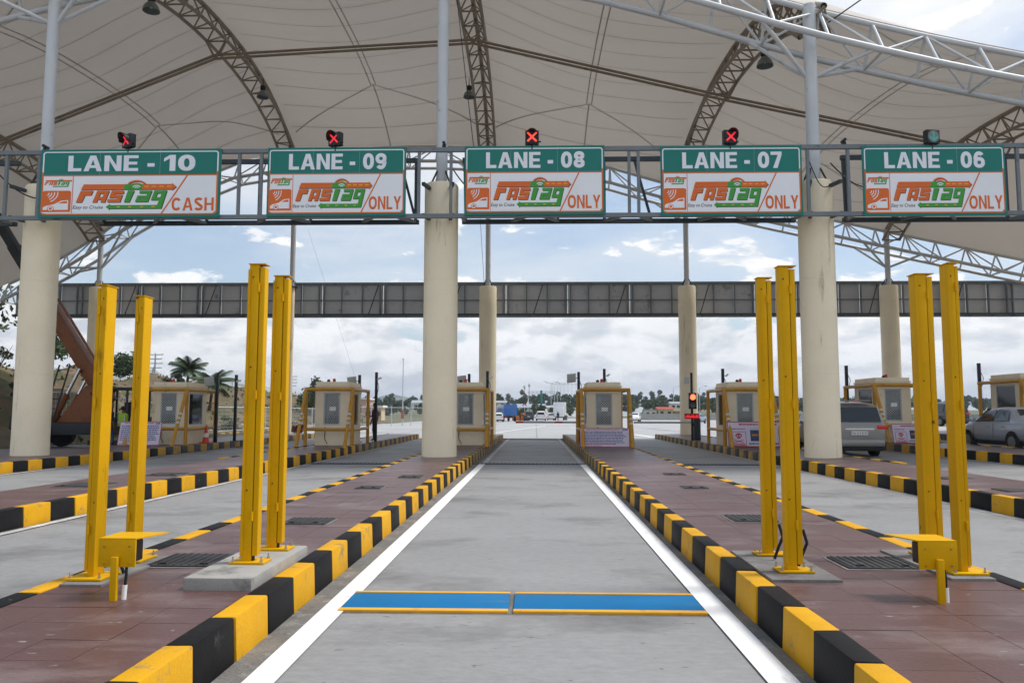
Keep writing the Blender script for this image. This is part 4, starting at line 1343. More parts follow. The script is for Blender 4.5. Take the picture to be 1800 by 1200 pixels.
# ------------------------------------------------------------------ toll booths with pipe guards
def wall_with_opening(b, axis, fixed, t, a0, a1, z0, z1, o):
    """wall slab in the plane axis=fixed (thickness t), opening o = (a, b, za, zb)"""
    def bx(p, q_, r_, s):
        if axis == 'y':
            b.box(p, q_, fixed, fixed + t, r_, s)
        else:
            b.box(fixed, fixed + t, p, q_, r_, s)
    if o is None:
        bx(a0, a1, z0, z1); return
    oa, ob, oz, ot = o
    bx(a0, oa, z0, z1); bx(ob, a1, z0, z1); bx(oa, ob, z0, oz); bx(oa, ob, ot, z1)
def booth(cx, yf, label, wide=1.30, long_=2.0, brace=True, zoff=0.0, dy=0.0):
    zb = KH - .012 + gz(cx) + zoff
    root = thing('toll_booth', label, 'booth', (cx, yf, zb), 'cream toll booths')
    H = 2.22
    x0, x1, y0, y1 = cx - wide / 2, cx + wide / 2, yf, yf + long_
    fo = (cx - .33, cx + .31, zb + .76, zb + 1.98)
    so = (y0 + .35, y1 - .35, zb + .72, zb + 1.98)
    th = .07
    b = MB()
    wall_with_opening(b, 'y', y0, th, x0, x1, zb - .02, zb + H, fo)
    b.build('front_wall', 'cream_booth', root)
    b = MB(); wall_with_opening(b, 'y', y1 - th, th, x0, x1, zb - .02, zb + H, fo); b.build('back_wall', 'cream_booth', root)
    for xx in (x0, x1 - th):
        b = MB(); wall_with_opening(b, 'x', xx, th, y0 + th + .001, y1 - th - .001, zb - .02, zb + H, so); b.build('side_wall', 'cream_booth', root)
    # roof: slab and a bevelled parapet
    MB().box(x0 - .03, x1 + .03, y0 - .03, y1 + .03, zb + H + .001, zb + H + .05).build('roof', 'cream_booth', root, smooth=False)
    zr = zb + H + .051
    MB().box(x0 + .015, x1 - .015, y0 + .015, y1 - .015, zr, zr + .13).build('parapet', 'cream_booth', root, bevel=.018)
    MB().box(x0 + .072, x1 - .072, y0 + .072, y1 - .072, zb - .01, zb + .02).build('floor', 'interior', root)
    # windows
    def window(axis, fixed, a0, a1, z0, z1, grille, out_sign):
        w = MB()
        f_ = .045
        def bx(m_, p, q_, r_, s, d0, d1):
            if axis == 'y':
                m_.box(p, q_, fixed + d0, fixed + d1, r_, s)
            else:
                m_.box(fixed + d0, fixed + d1, p, q_, r_, s)
        for (p, q_, r_, s) in ((a0, a0 + f_, z0, z1), (a1 - f_, a1, z0, z1), (a0 + f_, a1 - f_, z0, z0 + f_), (a0 + f_, a1 - f_, z1 - f_, z1)):
            bx(w, p, q_, r_, s, .012, .055)
        wo = w.build('window', 'galv_pale', root)
        g_ = MB(); bx(g_, a0 + f_, a1 - f_, z0 + f_, z1 - f_, .030, .036)
        g_.build('pane', 'glass', wo)
        if grille:
            gr = MB()
            s_ = .095
            A0, A1, B0, B1 = a0 + f_, a1 - f_, z0 + f_, z1 - f_
            k = -int((B1 - B0) / s_) - 1
            while A0 + k * s_ < A1:
                for sg in (1, -1):
                    st = A0 + k * s_
                    # line a = st + sg_dir*(z-B0); clip
                    p0, p1 = (st, B0), (st + (B1 - B0), B1)
                    lo = max(A0, p0[0]); hi = min(A1, p1[0])
                    if hi > lo:
                        za, zc = B0 + (lo - st), B0 + (hi - st)
                        pa, pb = (lo, za), (hi, zc)
                        if sg < 0:
                            pa, pb = (A0 + A1 - lo, za), (A0 + A1 - hi, zc)
                        off = .020 + (.004 if sg > 0 else 0)
                        if axis == 'y':
                            gr.bar((pa[0], fixed + off, pa[1]), (pb[0], fixed + off, pb[1]), .004, .013)
                        else:
                            gr.bar((fixed + off, pa[0], pa[1]), (fixed + off, pb[0], pb[1]), .004, .009)
                k += 1
            gr.build('grille', 'galv_pale', wo, smooth=False)
        return wo
    fw = window('y', y0, *fo, True, -1)
    MB().box(cx - .10, cx + .14, y0 + .008, y0 + .011, zb + 1.30, zb + 1.45).build('notice', 'white_plastic', fw)
    window('y', y1 - th, *fo, False, 1)
    window('x', x0, *so, False, -1)
    window('x', x1 - th, *so, False, 1)
    # inside: desk, monitor, chair back
    MB().box(x0 + .08, x1 - .08, y0 + .10, y0 + .60, zb + .70, zb + .74).build('desk', 'interior', root)
    MB().box(cx - .18, cx + .27, y0 + .10, y0 + .14, zb + .78, zb + 1.14).build('monitor', 'monitor', root)
    MB().box(cx - .22, cx + .22, y0 + 1.15, y0 + 1.23, zb + .5, zb + 1.25).build('chair_back', 'cloth_navy', root, bevel=.03)
    # roof fittings
    MB().lathe((cx - .05, y0 + .45, zr + .12), [(.055, 0), (.06, .02), (.055, .12), (.04, .15)], 12).build('beacon', 'red_plastic', root)
    hn = MB().tube((cx - .22, y0 + .40, zr + .16), (cx - .22, y0 + .26, zr + .17), .025, .065, n=12)
    hn.box(cx - .235, cx - .205, y0 + .36, y0 + .40, zr + .10, zr + .16)
    hn.build('horn', 'cloth_maroon', root)
    # pipe guard
    gw = .885
    gx0, gx1, gy0, gy1 = cx - gw, cx + gw, yf - .42 + dy, yf + long_ + .35
    pr = .066
    g = root
    zt, zm = zb + 2.10, zb + .60
    for x in (gx0, gx1):
        MB().tube((x, gy0, zb - .02), (x, gy0, zt), pr, n=14).build('guard_post', 'pipe_ochre', g)
        MB().tube((x, gy1, zb - .02), (x, gy1, zt), pr, n=14).build('guard_post', 'pipe_ochre', g)
        MB().tube((x, gy0 + pr, zt), (x, gy1 + pr, zt), pr * .98, n=14).build('guard_rail', 'pipe_ochre', g)
        MB().tube((x, gy0 + pr, zm), (x, gy1 - pr, zm), pr * .9, n=14).build('guard_rail', 'pipe_ochre', g)
        MB().ball((x, gy0, zt), pr * 1.03, 6).build('guard_elbow', 'pipe_ochre', g)
        if brace:
            bo = MB().tube((x, gy0 - .03, zt - .03), (x, gy0 - 1.15, zb - .02), pr, n=14).build('guard_brace', 'pipe_ochre', g)
            for k in (.42, .50, .58):
                p0 = Vector((x, gy0 - .03, zt - .03)).lerp(Vector((x, gy0 - 1.15, zb - .02)), k)
                p1 = Vector((x, gy0 - .03, zt - .03)).lerp(Vector((x, gy0 - 1.15, zb - .02)), k + .03)
                MB().tube(p0, p1, pr + .003, n=14).build('reflective_band', 'silver_tape', bo)
    MB().tube((gx0, gy0, zt), (gx1, gy0, zt), pr, n=14).build('guard_rail', 'pipe_ochre', g)
    MB().tube((gx0, gy0, zm), (gx1, gy0, zm), pr * .9, n=14).build('guard_rail', 'pipe_ochre', g)
    # hanging flex below the window
    MB().pipe([(cx - .25, y0 - .01, zb + .7), (cx - .26, y0 - .015, zb + .25), (cx - .15, y0 - .03, zb + .05)], .012, 6).build('flex', 'rubber', g)
    return root
BY = 30.2
booth(-14.2, 30.6, 'cream toll booth at the left behind the lilac notice board')
booth(-7.72, 30.2, 'cream toll booth between lanes 10 and 09')
booth(-2.66, 30.6, 'cream toll booth partly hidden by the middle column')
booth(2.62, 30.4, 'cream toll booth right of lane 08 with a notice board in front')
booth(7.93, 30.4, 'cream toll booth behind the skull warning board')
booth(13.55, 30.6, 'cream toll booth behind the grey minivan')
booth(18.95, 30.6, 'cream toll booth at the right edge behind the silver sedan')

# ------------------------------------------------------------------ reader and camera poles
def pole(x, y, h, label, reader=None, cam_side=None, z0=None):
    zb = (KH - .012 if z0 is None else z0) + gz(x)
    t = thing('equipment_pole', label, 'pole', (x, y, zb), 'black equipment poles beside the booths')
    MB().box(x - .055, x + .055, y - .055, y + .055, zb, zb + h).build('pole', 'black_metal', t, bevel=.008)
    MB().box(x - .13, x + .13, y - .13, y + .13, zb - .004, zb + .015).build('base_plate', 'black_metal', t)
    if reader:
        s = reader
        b = MB().box(-.19, .19, -.025, .025, -.19, .19)
        M_ = Matrix.Translation((x + s * .30, y - .10, zb + h - .26)) @ Matrix.Rotation(R(24), 4, 'X') @ Matrix.Rotation(R(-18 * s), 4, 'Z')
        b.v = [tuple(M_ @ Vector(p)) for p in b.v]
        b.build('reader_panel', 'grey_plastic', t, bevel=.012)
        MB().tube((x, y, zb + h - .25), (x + s * .28, y - .07, zb + h - .26), .018).build('reader_arm', 'black_metal', t)
    if cam_side:
        s = cam_side
        MB().tube((x, y - .05, zb + h - .30), (x + s * .16, y - .12, zb + h - .28), .014).build('camera_arm', 'steel_galv', t)
        MB().tube((x + s * .10, y - .20, zb + h - .30), (x + s * .20, y - .02, zb + h - .24), .042, n=10).build('camera', 'white_plastic', t)
    MB().pipe([(x + .05, y - .05, zb + h - .4), (x + .12, y - .08, zb + h - .6), (x + .06, y - .06, zb + h - .95)], .012, 6).build('cable', 'rubber', t)
    return t
pole(-13.05, 32.4, 2.75, 'black pole with a tilted reader right of the leftmost booth', reader=-1)
pole(-12.95, 34.2, 2.85, 'black pole with a small camera right of the leftmost booth', cam_side=1)
pole(-7.35, 33.2, 2.80, 'black pole with a pale reader panel behind the booth left of lane 09', reader=-1)
pole(-6.78, 33.9, 2.95, 'black pole with a thin arm right of the booth left of lane 09', cam_side=1)
pole(-2.75, 33.2, 2.85, 'black pole with a reader panel behind the booth beside the middle column', reader=-1)
pole(-1.93, 32.3, 2.92, 'black pole with a camera at the lane 08 corner of that booth', cam_side=1)
pole(1.80, 33.0, 2.92, 'black pole with a pale reader panel left of the booth right of lane 08', reader=-1)
pole(2.86, 33.0, 3.05, 'black pole with a camera behind the booth right of lane 08', cam_side=1)
pole(7.72, 33.0, 3.05, 'black pole with a camera behind the skull board booth', cam_side=1)
pole(12.75, 33.0, 3.02, 'black pole just right of the right column')
pole(18.1, 33.0, 2.95, 'black pole above the booth at the right edge')
t = thing('barrier_post', 'short black post in lane 10 with a round fitting on top', 'post', (-11.6, 33.5, 0))
MB().box(-11.65, -11.55, 33.45, 33.55, 0, 1.05).build('post', 'black_metal', t, bevel=.006)
MB().ball((-11.6, 33.5, 1.16), .13, 8).build('fitting', 'black_metal', t)
MB().box(-12.6, -10.7, 33.4, 33.6, .004, .03).build('floor_bar', 'black_metal', t)

# traffic light at the booth right of lane 07
tx, ty = 7.06, 36.2
tz = KH - .012 + gz(tx)
t = thing('traffic_light', 'red traffic light on a black pole beside the far right column', 'traffic light', (tx, ty, tz))
MB().tube((tx, ty, tz), (tx, ty, tz + 3.05), .055, n=12).build('pole', 'black_metal', t)
MB().box(tx - .17, tx + .17, ty - .25, ty - .05, tz + 1.42, tz + 2.14).build('housing', 'black_metal', t, bevel=.02)
for k, m_ in ((1.95, 'lamp_red_hot'), (1.60, 'lens_grey')):
    MB().tube((tx, ty - .25, tz + k), (tx, ty - .262, tz + k), .125, n=20).build('lens', m_, t)
    b = MB(); n = 14; qq = []; ff = []
    for yy in (-.25, -.42):
        for i in range(n + 1):
            a = PI * i / n
            qq.append((tx + .14 * math.cos(a), ty + yy, tz + k + .14 * math.sin(a)))
    for i in range(n): ff.append((i, i + 1, n + 2 + i, n + 1 + i))
    b.add(qq, ff).build('visor', 'black_metal', t)
MB().box(tx - .33, tx - .11, ty - .04, ty + .0, tz + 2.55, tz + 2.85).build('reader_panel', 'grey_plastic', t, bevel=.01)
lb = MB().box(tx - .36, tx + .30, ty - .16, ty - .06, tz + .98, tz + 1.22).build('display_box', 'red_plastic', t)
for i in range(9):
    u = tx - .32 + i * .066
    MB().box(u, u + .045, ty - .166, ty - .161, tz + 1.03, tz + 1.03 + (.12 if i % 3 else .07)).build('led_segment', 'lamp_red_dim', lb)
MB().ball((tx + .02, ty - .10, tz + .74), .09, 6).build('siren', 'black_metal', t)

# barrier booms
def boom(xp, y, x_end, z, label, red):
    zb = gz(xp) + KH - .012
    t = thing('barrier_boom', label, 'barrier', (xp, y, zb), 'white barrier booms across the lanes')
    MB().box(xp - .15, xp + .15, y - .15, y + .15, zb, zb + 1.0).build('cabinet', 'steel_dark', t, bevel=.015)
    n = 9
    for i in range(n):
        a = xp + (x_end - xp) * i / n
        b_ = xp + (x_end - xp) * (i + 1) / n
        MB().box(min(a, b_), max(a, b_), y - .03, y + .03, z - .045, z + .045).build('boom_section', 'red_plastic' if i in red else 'galv_pale', t)
boom(2.35, 37.0, -.9, 1.06, 'white barrier boom with red bands lowered across lane 08', (3, 8))
boom(7.42, 37.0, 4.55, 1.06, 'pale barrier boom lowered across lane 07', ())
boom(13.0, 37.0, 15.6, 1.22, 'red and white barrier boom behind the booth with the minivan', (1, 3, 5, 7))

# ------------------------------------------------------------------ notice boards leaning on the guards
def board(x0, x1, y, z0, z1, lean, label, kind, yaw=0.0):
    cx = (x0 + x1) / 2
    t = thing('notice_board', label, 'notice board', (cx, y, z0))
    w, h = x1 - x0, z1 - z0
    M_ = Matrix.Translation((cx, y, z0)) @ Matrix.Rotation(R(yaw), 4, 'Z') @ Matrix.Rotation(R(-lean), 4, 'X')
    def fn(u, v, d):
        return tuple(M_ @ Vector((-w / 2 + u * w, -d, h * (1 - v))))
    def quads(name, m, rects, d, parent=t):
        b = MB()
        for a, b_, c, e in rects:
            b.add([fn(a, e, d), fn(b_, e, d), fn(b_, c, d), fn(a, c, d)], [(0, 1, 2, 3)])
        return b.build(name, m, parent, smooth=False)
    b = MB().box(-w / 2, w / 2, 0, .02, 0, h)
    b.v = [tuple(M_ @ Vector(p)) for p in b.v]
    b.build('panel', 'board_lilac', t)
    e = .018
    quads('border', 'board_red', [(0, 1, 0, e * 1.6), (0, 1, 1 - e * 1.6, 1), (0, e * .7, 0, 1), (1 - e * .7, 1, 0, 1)], .004)
    rr = random.Random(int(abs(cx) * 100))
    def lines(name, m, u0, u1, v0, v1, n, ragged=.1):
        rects = []
        for i in range(n):
            va = v0 + (v1 - v0) * i / n
            vb = va + (v1 - v0) / n * .52
            u = u0
            end = u1 - rr.uniform(0, ragged) * (u1 - u0)
            while u < end:
                l = rr.uniform(.02, .07)
                rects.append((u, min(end, u + l), va + rr.uniform(0, .008), vb))
                u += l + rr.uniform(.006, .014)
        quads(name, m, rects, .005)
    if kind == 'text':
        lines('heading', 'ink_red', .12, .82, .06, .12, 1, .05)
        quads('emblem', 'ink_blue', [(.86, .90, .06, .12), (.91, .96, .05, .11)], .005)
        lines('text_line', 'ink_blue', .05, .96, .17, .82, 8, .12)
        lines('text_line', 'ink_red', .12, .75, .82, .90, 1, .05)
        lines('text_line', 'ink_blue', .05, .45, .92, .97, 1, .05)
    else:
        lines('heading', 'ink_red', .22, .94, .08, .20, 1, .02)
        lines('text_line', 'ink_red', .06, .34, .27, .35, 1, .1)
        quads('frame', 'ink_red', [(.06, .34, .40, .42), (.06, .34, .96, .98), (.06, .07, .40, .98), (.33, .34, .40, .98)], .005)
        # skull and crossed bones
        b = MB()
        cxs, cys = .20, .55
        pts = [(cxs + .062 * math.cos(a), cys - .085 * math.sin(a)) for a in [PI * (-.15 + 1.3 * i / 14) for i in range(15)]]
        pts += [(cxs - .028, .64), (cxs - .028, .68), (cxs + .028, .68), (cxs + .028, .64)]
        b.add([fn(u, v, .006) for u, v in pts], [tuple(range(len(pts)))])
        b.build('skull', 'ink_red', t, smooth=False)
        quads('skull_eye', 'board_lilac', [(cxs - .038, cxs - .012, .54, .59), (cxs + .012, cxs + .038, .54, .59), (cxs - .007, cxs + .007, .61, .64)], .008)
        b = MB()
        for sg in (-1, 1):
            p, q_ = (cxs - .085, .73 if sg > 0 else .84), (cxs + .085, .84 if sg > 0 else .73)
            b.add([fn(p[0], p[1] - .013, .006 + .001 * sg), fn(q_[0], q_[1] - .013, .006 + .001 * sg), fn(q_[0], q_[1] + .013, .006 + .001 * sg), fn(p[0], p[1] + .013, .006 + .001 * sg)], [(3, 2, 1, 0)])
        b.build('crossed_bones', 'ink_red', t, smooth=False)
        b = MB(); fit_text(b, 'DANGER', .085, .32, .95, .87, fn, .006, offset=.03); b.build('danger_word', 'ink_red', t, smooth=False)
        quads('photo', 'photo_blue', [(.42, .76, .26, .78)], .005)
        quads('photo_detail', 'cloth_orange', [(.45, .56, .50, .57)], .006)
        quads('photo_detail', 'panel_back', [(.66, .69, .30, .76), (.42, .76, .26, .34)], .006)
        lines('text_line', 'ink', .38, .95, .85, .95, 1, .02)
board(-15.35, -13.85, 29.1, .27, 1.18, 16, 'lilac notice board with lines of text leaning before the leftmost booth', 'text', yaw=6)
board(1.62, 3.42, 29.0, .27, .96, 12, 'wide lilac notice board full of text in front of the booth right of lane 08', 'text')
board(6.95, 8.85, 29.0, .30, 1.22, 14, 'white warning board with a red skull and DANGER in front of a booth', 'danger')
board(12.75, 14.2, 28.9, .45, 1.15, 14, 'small warning board with a blue photo right of the minivan', 'danger')

# ------------------------------------------------------------------ cones
def cone(x, y, label):
    t = thing('traffic_cone', label, 'cone', (x, y, KH), None)
    MB().box(x - .19, x + .19, y - .19, y + .19, KH - .01, KH + .03).build('foot', 'cone_orange', t, bevel=.008)
    MB().lathe((x, y, KH + .03), [(.14, 0), (.105, .2)], 16).build('cone', 'cone_orange', t)
    MB().lathe((x, y, KH + .23), [(.106, 0), (.075, .16)], 16).build('band', 'white_plastic', t)
    MB().lathe((x, y, KH + .39), [(.074, 0), (.03, .28)], 16).build('tip', 'cone_orange', t)
cone(-13.2, 31.8, 'orange and white traffic cone at the foot of the leftmost booth')

# ------------------------------------------------------------------ vehicles
def loft(b, rings):
    """rings: lists of points of equal length; closed ends"""
    n = len(rings[0])
    q_ = [p for r_ in rings for p in r_]
    fs_ = []
    for k in range(len(rings) - 1):
        for i in range(n):
            fs_.append((k * n + i, (k + 1) * n + i, (k + 1) * n + (i + 1) % n, k * n + (i + 1) % n))
    fs_.append(tuple(range(n)))
    fs_.append(tuple(range(len(rings) * n - 1, (len(rings) - 1) * n - 1, -1)))
    return b.add(q_, fs_)
def body_mesh(st, name, m, root, sub=True):
    """st: stations (y, zb, zbelt, ztop, wbelt, wtop); rear at y=0"""
    rings = []
    for (y, zb, zs, zt, wb, wt) in st:
        half = [(wb * .90, zb), (wb * .985, zb + (zs - zb) * .22), (wb, zb + (zs - zb) * .62), (wb * .975, zs), (wt, zt - .035 if zt > zs + .1 else zt - .01), (wt * .86, zt)]
        ring = [(x, y, z) for x, z in half] + [(-x, y, z) for x, z in reversed(half)]
        rings.append(ring)
    b = loft(MB(), rings)
    me = b.mesh(name, [m])
    o = link(name, me, root)
    if sub:
        mo = o.modifiers.new('sub', 'SUBSURF'); mo.levels = 1; mo.render_levels = 1
    me.polygons.foreach_set('use_smooth', [True] * len(me.polygons))
    return o
def wheel(root, x, y, r, w, s):
    b = MB()
    pr = [(r * .72, 0), (r * .96, .01), (r, .05), (r, w - .05), (r * .96, w - .01), (r * .72, w)]
    b.lathe((0, 0, 0), pr, 22)
    M_ = Matrix.Translation((x, y, r)) @ Matrix.Rotation(s * PI / 2, 4, 'Y')
    b.v = [tuple(M_ @ Vector(p)) for p in b.v]
    wo = b.build('wheel', 'rubber', root)
    c = MB().lathe((0, 0, w - .015), [(r * .66, 0), (r * .64, .02), (r * .3, .028), (r * .12, .04)], 18)
    for k in range(5):
        a = 2 * PI * k / 5
        c.bar((r * .15 * math.cos(a), r * .15 * math.sin(a), w + .012), (r * .6 * math.cos(a), r * .6 * math.sin(a), w + .008), .07, .02)
    c.v = [tuple(M_ @ Vector(p)) for p in c.v]
    c.build('rim', 'steel_galv', wo)
def quad(root, name, m, pts, off=(0, 0, 0), t=.008, bevel=0):
    p = [Vector(x) + Vector(off) for x in pts]
    n = (p[1] - p[0]).cross(p[2] - p[0]).normalized() * t
    k = len(p)
    b = MB().add([x for x in p] + [x + n for x in p], [tuple(range(k - 1, -1, -1)), tuple(range(k, 2 * k))] + [(i, (i + 1) % k, k + (i + 1) % k, k + i) for i in range(k)])
    return b.build(name, m, root, smooth=False)
CARS = {
 'mpv': dict(L=4.72, W=.905, r=.35, wy=(.92, 3.72), st=[
    (0, .42, .95, 1.00, .80, .78), (.05, .33, 1.02, 1.10, .87, .80), (.14, .30, 1.06, 1.62, .90, .70), (.42, .30, 1.07, 1.78, .905, .68), (1.6, .27, 1.06, 1.82, .905, .69),
    (2.7, .27, 1.04, 1.79, .905, .68), (3.05, .27, 1.03, 1.68, .905, .68), (3.72, .28, 1.00, 1.12, .90, .70), (4.3, .30, .90, .96, .88, .72), (4.62, .34, .74, .80, .80, .66), (4.72, .42, .66, .70, .70, .60)],
    side=[[(.50, 1.10), (1.55, 1.09), (1.55, 1.66), (.62, 1.62)], [(1.63, 1.09), (2.50, 1.08), (2.50, 1.64), (1.63, 1.66)], [(2.58, 1.08), (3.45, 1.06), (2.86, 1.58), (2.58, 1.62)]],
    rear=[(-.70, 1.14), (.70, 1.14), (.60, 1.60), (-.60, 1.60)], rear_y=(.052, .135), front=(3.70, 1.13, 3.10, 1.64), wt=(.90, .69)),
 'sedan': dict(L=4.3, W=.86, r=.31, wy=(.82, 3.42), st=[
    (0, .40, .86, .90, .76, .70), (.06, .32, .93, .97, .83, .72), (.35, .28, .96, 1.02, .86, .70), (.72, .27, .96, 1.10, .86, .66), (1.15, .25, .96, 1.40, .86, .60), (1.9, .25, .95, 1.47, .86, .61),
    (2.55, .25, .93, 1.42, .86, .60), (3.15, .26, .92, 1.02, .855, .66), (3.7, .27, .84, .90, .84, .70), (4.15, .30, .68, .74, .78, .66), (4.3, .38, .58, .62, .66, .58)],
    side=[[(1.02, .99), (1.80, .98), (1.80, 1.36), (1.22, 1.33)], [(1.88, .98), (2.98, .95), (2.46, 1.32), (1.88, 1.36)]],
    rear=[(-.58, 1.02), (.58, 1.02), (.50, 1.36), (-.50, 1.36)], rear_y=(.70, 1.09), front=(3.08, 1.02, 2.60, 1.38), wt=(.86, .615)),
 'hatch': dict(L=3.7, W=.80, r=.29, wy=(.62, 2.98), st=[
    (0, .38, .82, .88, .72, .68), (.05, .30, .90, .98, .78, .70), (.12, .27, .94, 1.30, .80, .62), (.40, .26, .95, 1.48, .80, .60), (1.3, .25, .94, 1.53, .80, .61),
    (2.0, .25, .92, 1.48, .80, .60), (2.70, .26, .90, 1.00, .79, .64), (3.2, .28, .82, .88, .77, .64), (3.6, .31, .64, .70, .70, .58), (3.7, .38, .55, .60, .60, .5)],
    side=[[(.48, .98), (1.30, .97), (1.30, 1.40), (.60, 1.38)], [(1.38, .97), (2.50, .94), (1.98, 1.36), (1.38, 1.40)]],
    rear=[(-.58, 1.01), (.58, 1.01), (.53, 1.29), (-.53, 1.29)], rear_y=(.056, .118), front=(2.62, .98, 2.06, 1.42), wt=(.80, .61)),
}
def car(kind, x, y, paintm, label, rot=0.0, group=None, lit=False, plate='ink', z=None, full=True):
    d = CARS[kind]
    root = thing('parked_car' if not lit else 'car', label, 'car', (0, 0, 0), group)
    body_mesh(d['st'], 'body', paintm, root)
    W_, wt = d['W'], d['wt'][1]
    zs0 = min(p[1] for w in d['side'] for p in w)
    zs1 = max(p[1] for w in d['side'] for p in w)
    st = d['st']
    def sidex(yy, z):
        for s0, s1 in zip(st[:-1], st[1:]):
            if s0[0] <= yy <= s1[0]:
                f = (yy - s0[0]) / (s1[0] - s0[0])
                zs, zt, wb, wt_ = (s0[i] + (s1[i] - s0[i]) * f for i in (2, 3, 4, 5))
                return wb * .975 + (wt_ - wb * .975) * min(1, max(0, (z - zs) / max(.05, zt - .035 - zs)))
        return W_
    for s in (-1, 1):
        for w in d['side']:
            pts = [(s * (sidex(yy, zz_) + .006), yy, zz_) for yy, zz_ in w]
            if s > 0: pts = pts[::-1]
            quad(root, 'side_window', 'dark_tint', pts[::-1])
        for wy in d['wy']:
            wheel(root, s * (W_ - .20), wy, d['r'], .21, s)
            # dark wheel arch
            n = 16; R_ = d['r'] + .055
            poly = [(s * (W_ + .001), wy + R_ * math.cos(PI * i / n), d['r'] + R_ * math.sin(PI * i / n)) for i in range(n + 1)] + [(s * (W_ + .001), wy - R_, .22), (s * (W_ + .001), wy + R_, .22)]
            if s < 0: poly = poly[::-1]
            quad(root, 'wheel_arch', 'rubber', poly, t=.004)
        if full:
            # mirror, door lines, handles
            mb = MB().box(-.09, .09, -.06, .06, -.07, .07)
            mb.v = [(p[0] + s * (W_ + .10), p[1] + d['side'][-1][1][0] - .12, p[2] + zs0 + .06) for p in mb.v]
            mb.build('mirror', paintm, root, bevel=.03)
            for w in d['side'][:2]:
                for yy in (w[1][0] + .04,):
                    quad(root, 'door_line', 'rubber', [(s * (W_ + .0), yy, .40), (s * (W_ + .0), yy + .012, .40), (s * (W_ - .005), yy + .012, zs0 - .04), (s * (W_ - .005), yy, zs0 - .04)][::s], t=.004)
                MB().box(min(s * W_, s * (W_ + .03)), max(s * W_, s * (W_ + .03)), w[0][0] + .16, w[0][0] + .34, zs0 - .16, zs0 - .12).build('door_handle', paintm, root, bevel=.008)
    r_ = d['rear']; ya, yb = d['rear_y']
    zl, zh = r_[0][1], r_[2][1]
    quad(root, 'rear_window', 'dark_tint', [(r_[0][0], ya - .03, zl), (r_[1][0], ya - .03, zl), (r_[2][0], yb - .04, zh), (r_[3][0], yb - .04, zh)], t=.012)
    fy, fz, ty_, tz_ = d['front']
    quad(root, 'windscreen', 'dark_tint', [(W_ * .74, fy + .05, fz), (-W_ * .74, fy + .05, fz), (-wt * .86, ty_ + .06, tz_), (wt * .86, ty_ + .06, tz_)], t=.012)
    belt = d['st'][2][2]
    for s in (-1, 1):
        a = sorted((s * W_ * .62, s * W_ * .985))
        MB().box(a[0], a[1], -.012, .16, belt - .15, belt - .03).build('tail_light', 'tail_red', root, bevel=.02)
        a = sorted((s * W_ * .50, s * W_ * .80))
        MB().box(a[0], a[1], d['L'] - .16, d['L'] - .02, .60, .72).build('headlight', 'galv_pale', root, bevel=.03)
    MB().box(-W_ * .86, W_ * .86, -.05, .10, .36, .58).build('rear_bumper', paintm, root, bevel=.05)
    MB().box(-W_ * .80, W_ * .80, -.03, .3, .22, .37).build('valance', 'rubber', root, bevel=.03)
    MB().box(-W_ * .9, W_ * .9, .3, d['L'] - .3, .20, .30).build('underbody', 'rubber', root)
    np_ = MB().box(-.26, .26, -.022, -.008, belt - .34, belt - .22).build('number_plate', 'white_plastic', root)
    if full and kind == 'mpv':
        b = MB(); fit_text(b, 'KA 53 P 8173', -.23, .23, belt - .315, belt - .245, lambda u, v, dd: (u, -.0245, v), 0, offset=.01); b.build('plate_text', 'ink', np_, smooth=False)
        MB().box(-.5, .5, .26, .50, 1.80, 1.83).build('roof_spoiler', paintm, root, bevel=.012)
        MB().box(-.14, .14, .235, .255, 1.79, 1.815).build('brake_light', 'tail_red', root)
        MB().bar((-.30, .05, 1.14), (.16, .04, 1.155), .014, .02).build('wiper', 'rubber', root)
        MB().box(-.45, .45, -.022, .05, belt - .17, belt - .13).build('chrome_strip', 'chrome', root)
    root.location = (x, y, gz(x, y) if z is None else z)
    root.rotation_euler = (0, 0, rot)
    return root
car('mpv', 10.36, 25.9, 'paint_grey', 'grey minivan seen from behind between the right column and the wide yellow post', lit=True)
car('sedan', 16.05, 25.2, 'paint_silver', 'silver sedan at the right edge beyond the rightmost yellow post', lit=True)
FARG = 'far vehicles beyond the plaza'
car('hatch', -5.9, 129, 'paint_white', 'small white hatchback beside the blue truck beyond lane 08', .06, FARG, full=False)
car('mpv', -1.15, 148, 'paint_teal', 'dark teal car between the blue truck and the white cars beyond lane 08', .02, FARG, full=False)
car('mpv', 1.05, 146, 'paint_white', 'larger white car in the queue beyond lane 08', -.02, FARG, full=False)
car('hatch', 3.2, 158, 'paint_white', 'smaller white car right behind the larger white one', -.02, FARG, full=False)
car('hatch', 9.3, 163, 'paint_maroon', 'dark red car in the middle of the far queue', -.5, FARG, full=False)
car('mpv', 11.6, 180, 'paint_blue', 'blue car between the two red cars far away', -.1, FARG, full=False)
car('sedan', 15.4, 188, 'paint_red', 'bright red sedan at the right end of the far queue', -.9, FARG, full=False)
car('hatch', 17.4, 138, 'paint_white', 'white hatchback just right of the booth beside lane 08', 2.9, FARG, full=False)
car('sedan', 24.4, 118, 'paint_bluegrey', 'blue grey sedan left of the far right column', 2.6, FARG, full=False)
car('sedan', 32.2, 104, 'paint_dark', 'dark sedan seen between the yellow posts right of lane 08', 2.7, FARG, full=False)
car('mpv', 31.3, 60, 'paint_dark', 'black minivan glimpsed between the two rightmost yellow posts', .1, FARG, full=False)

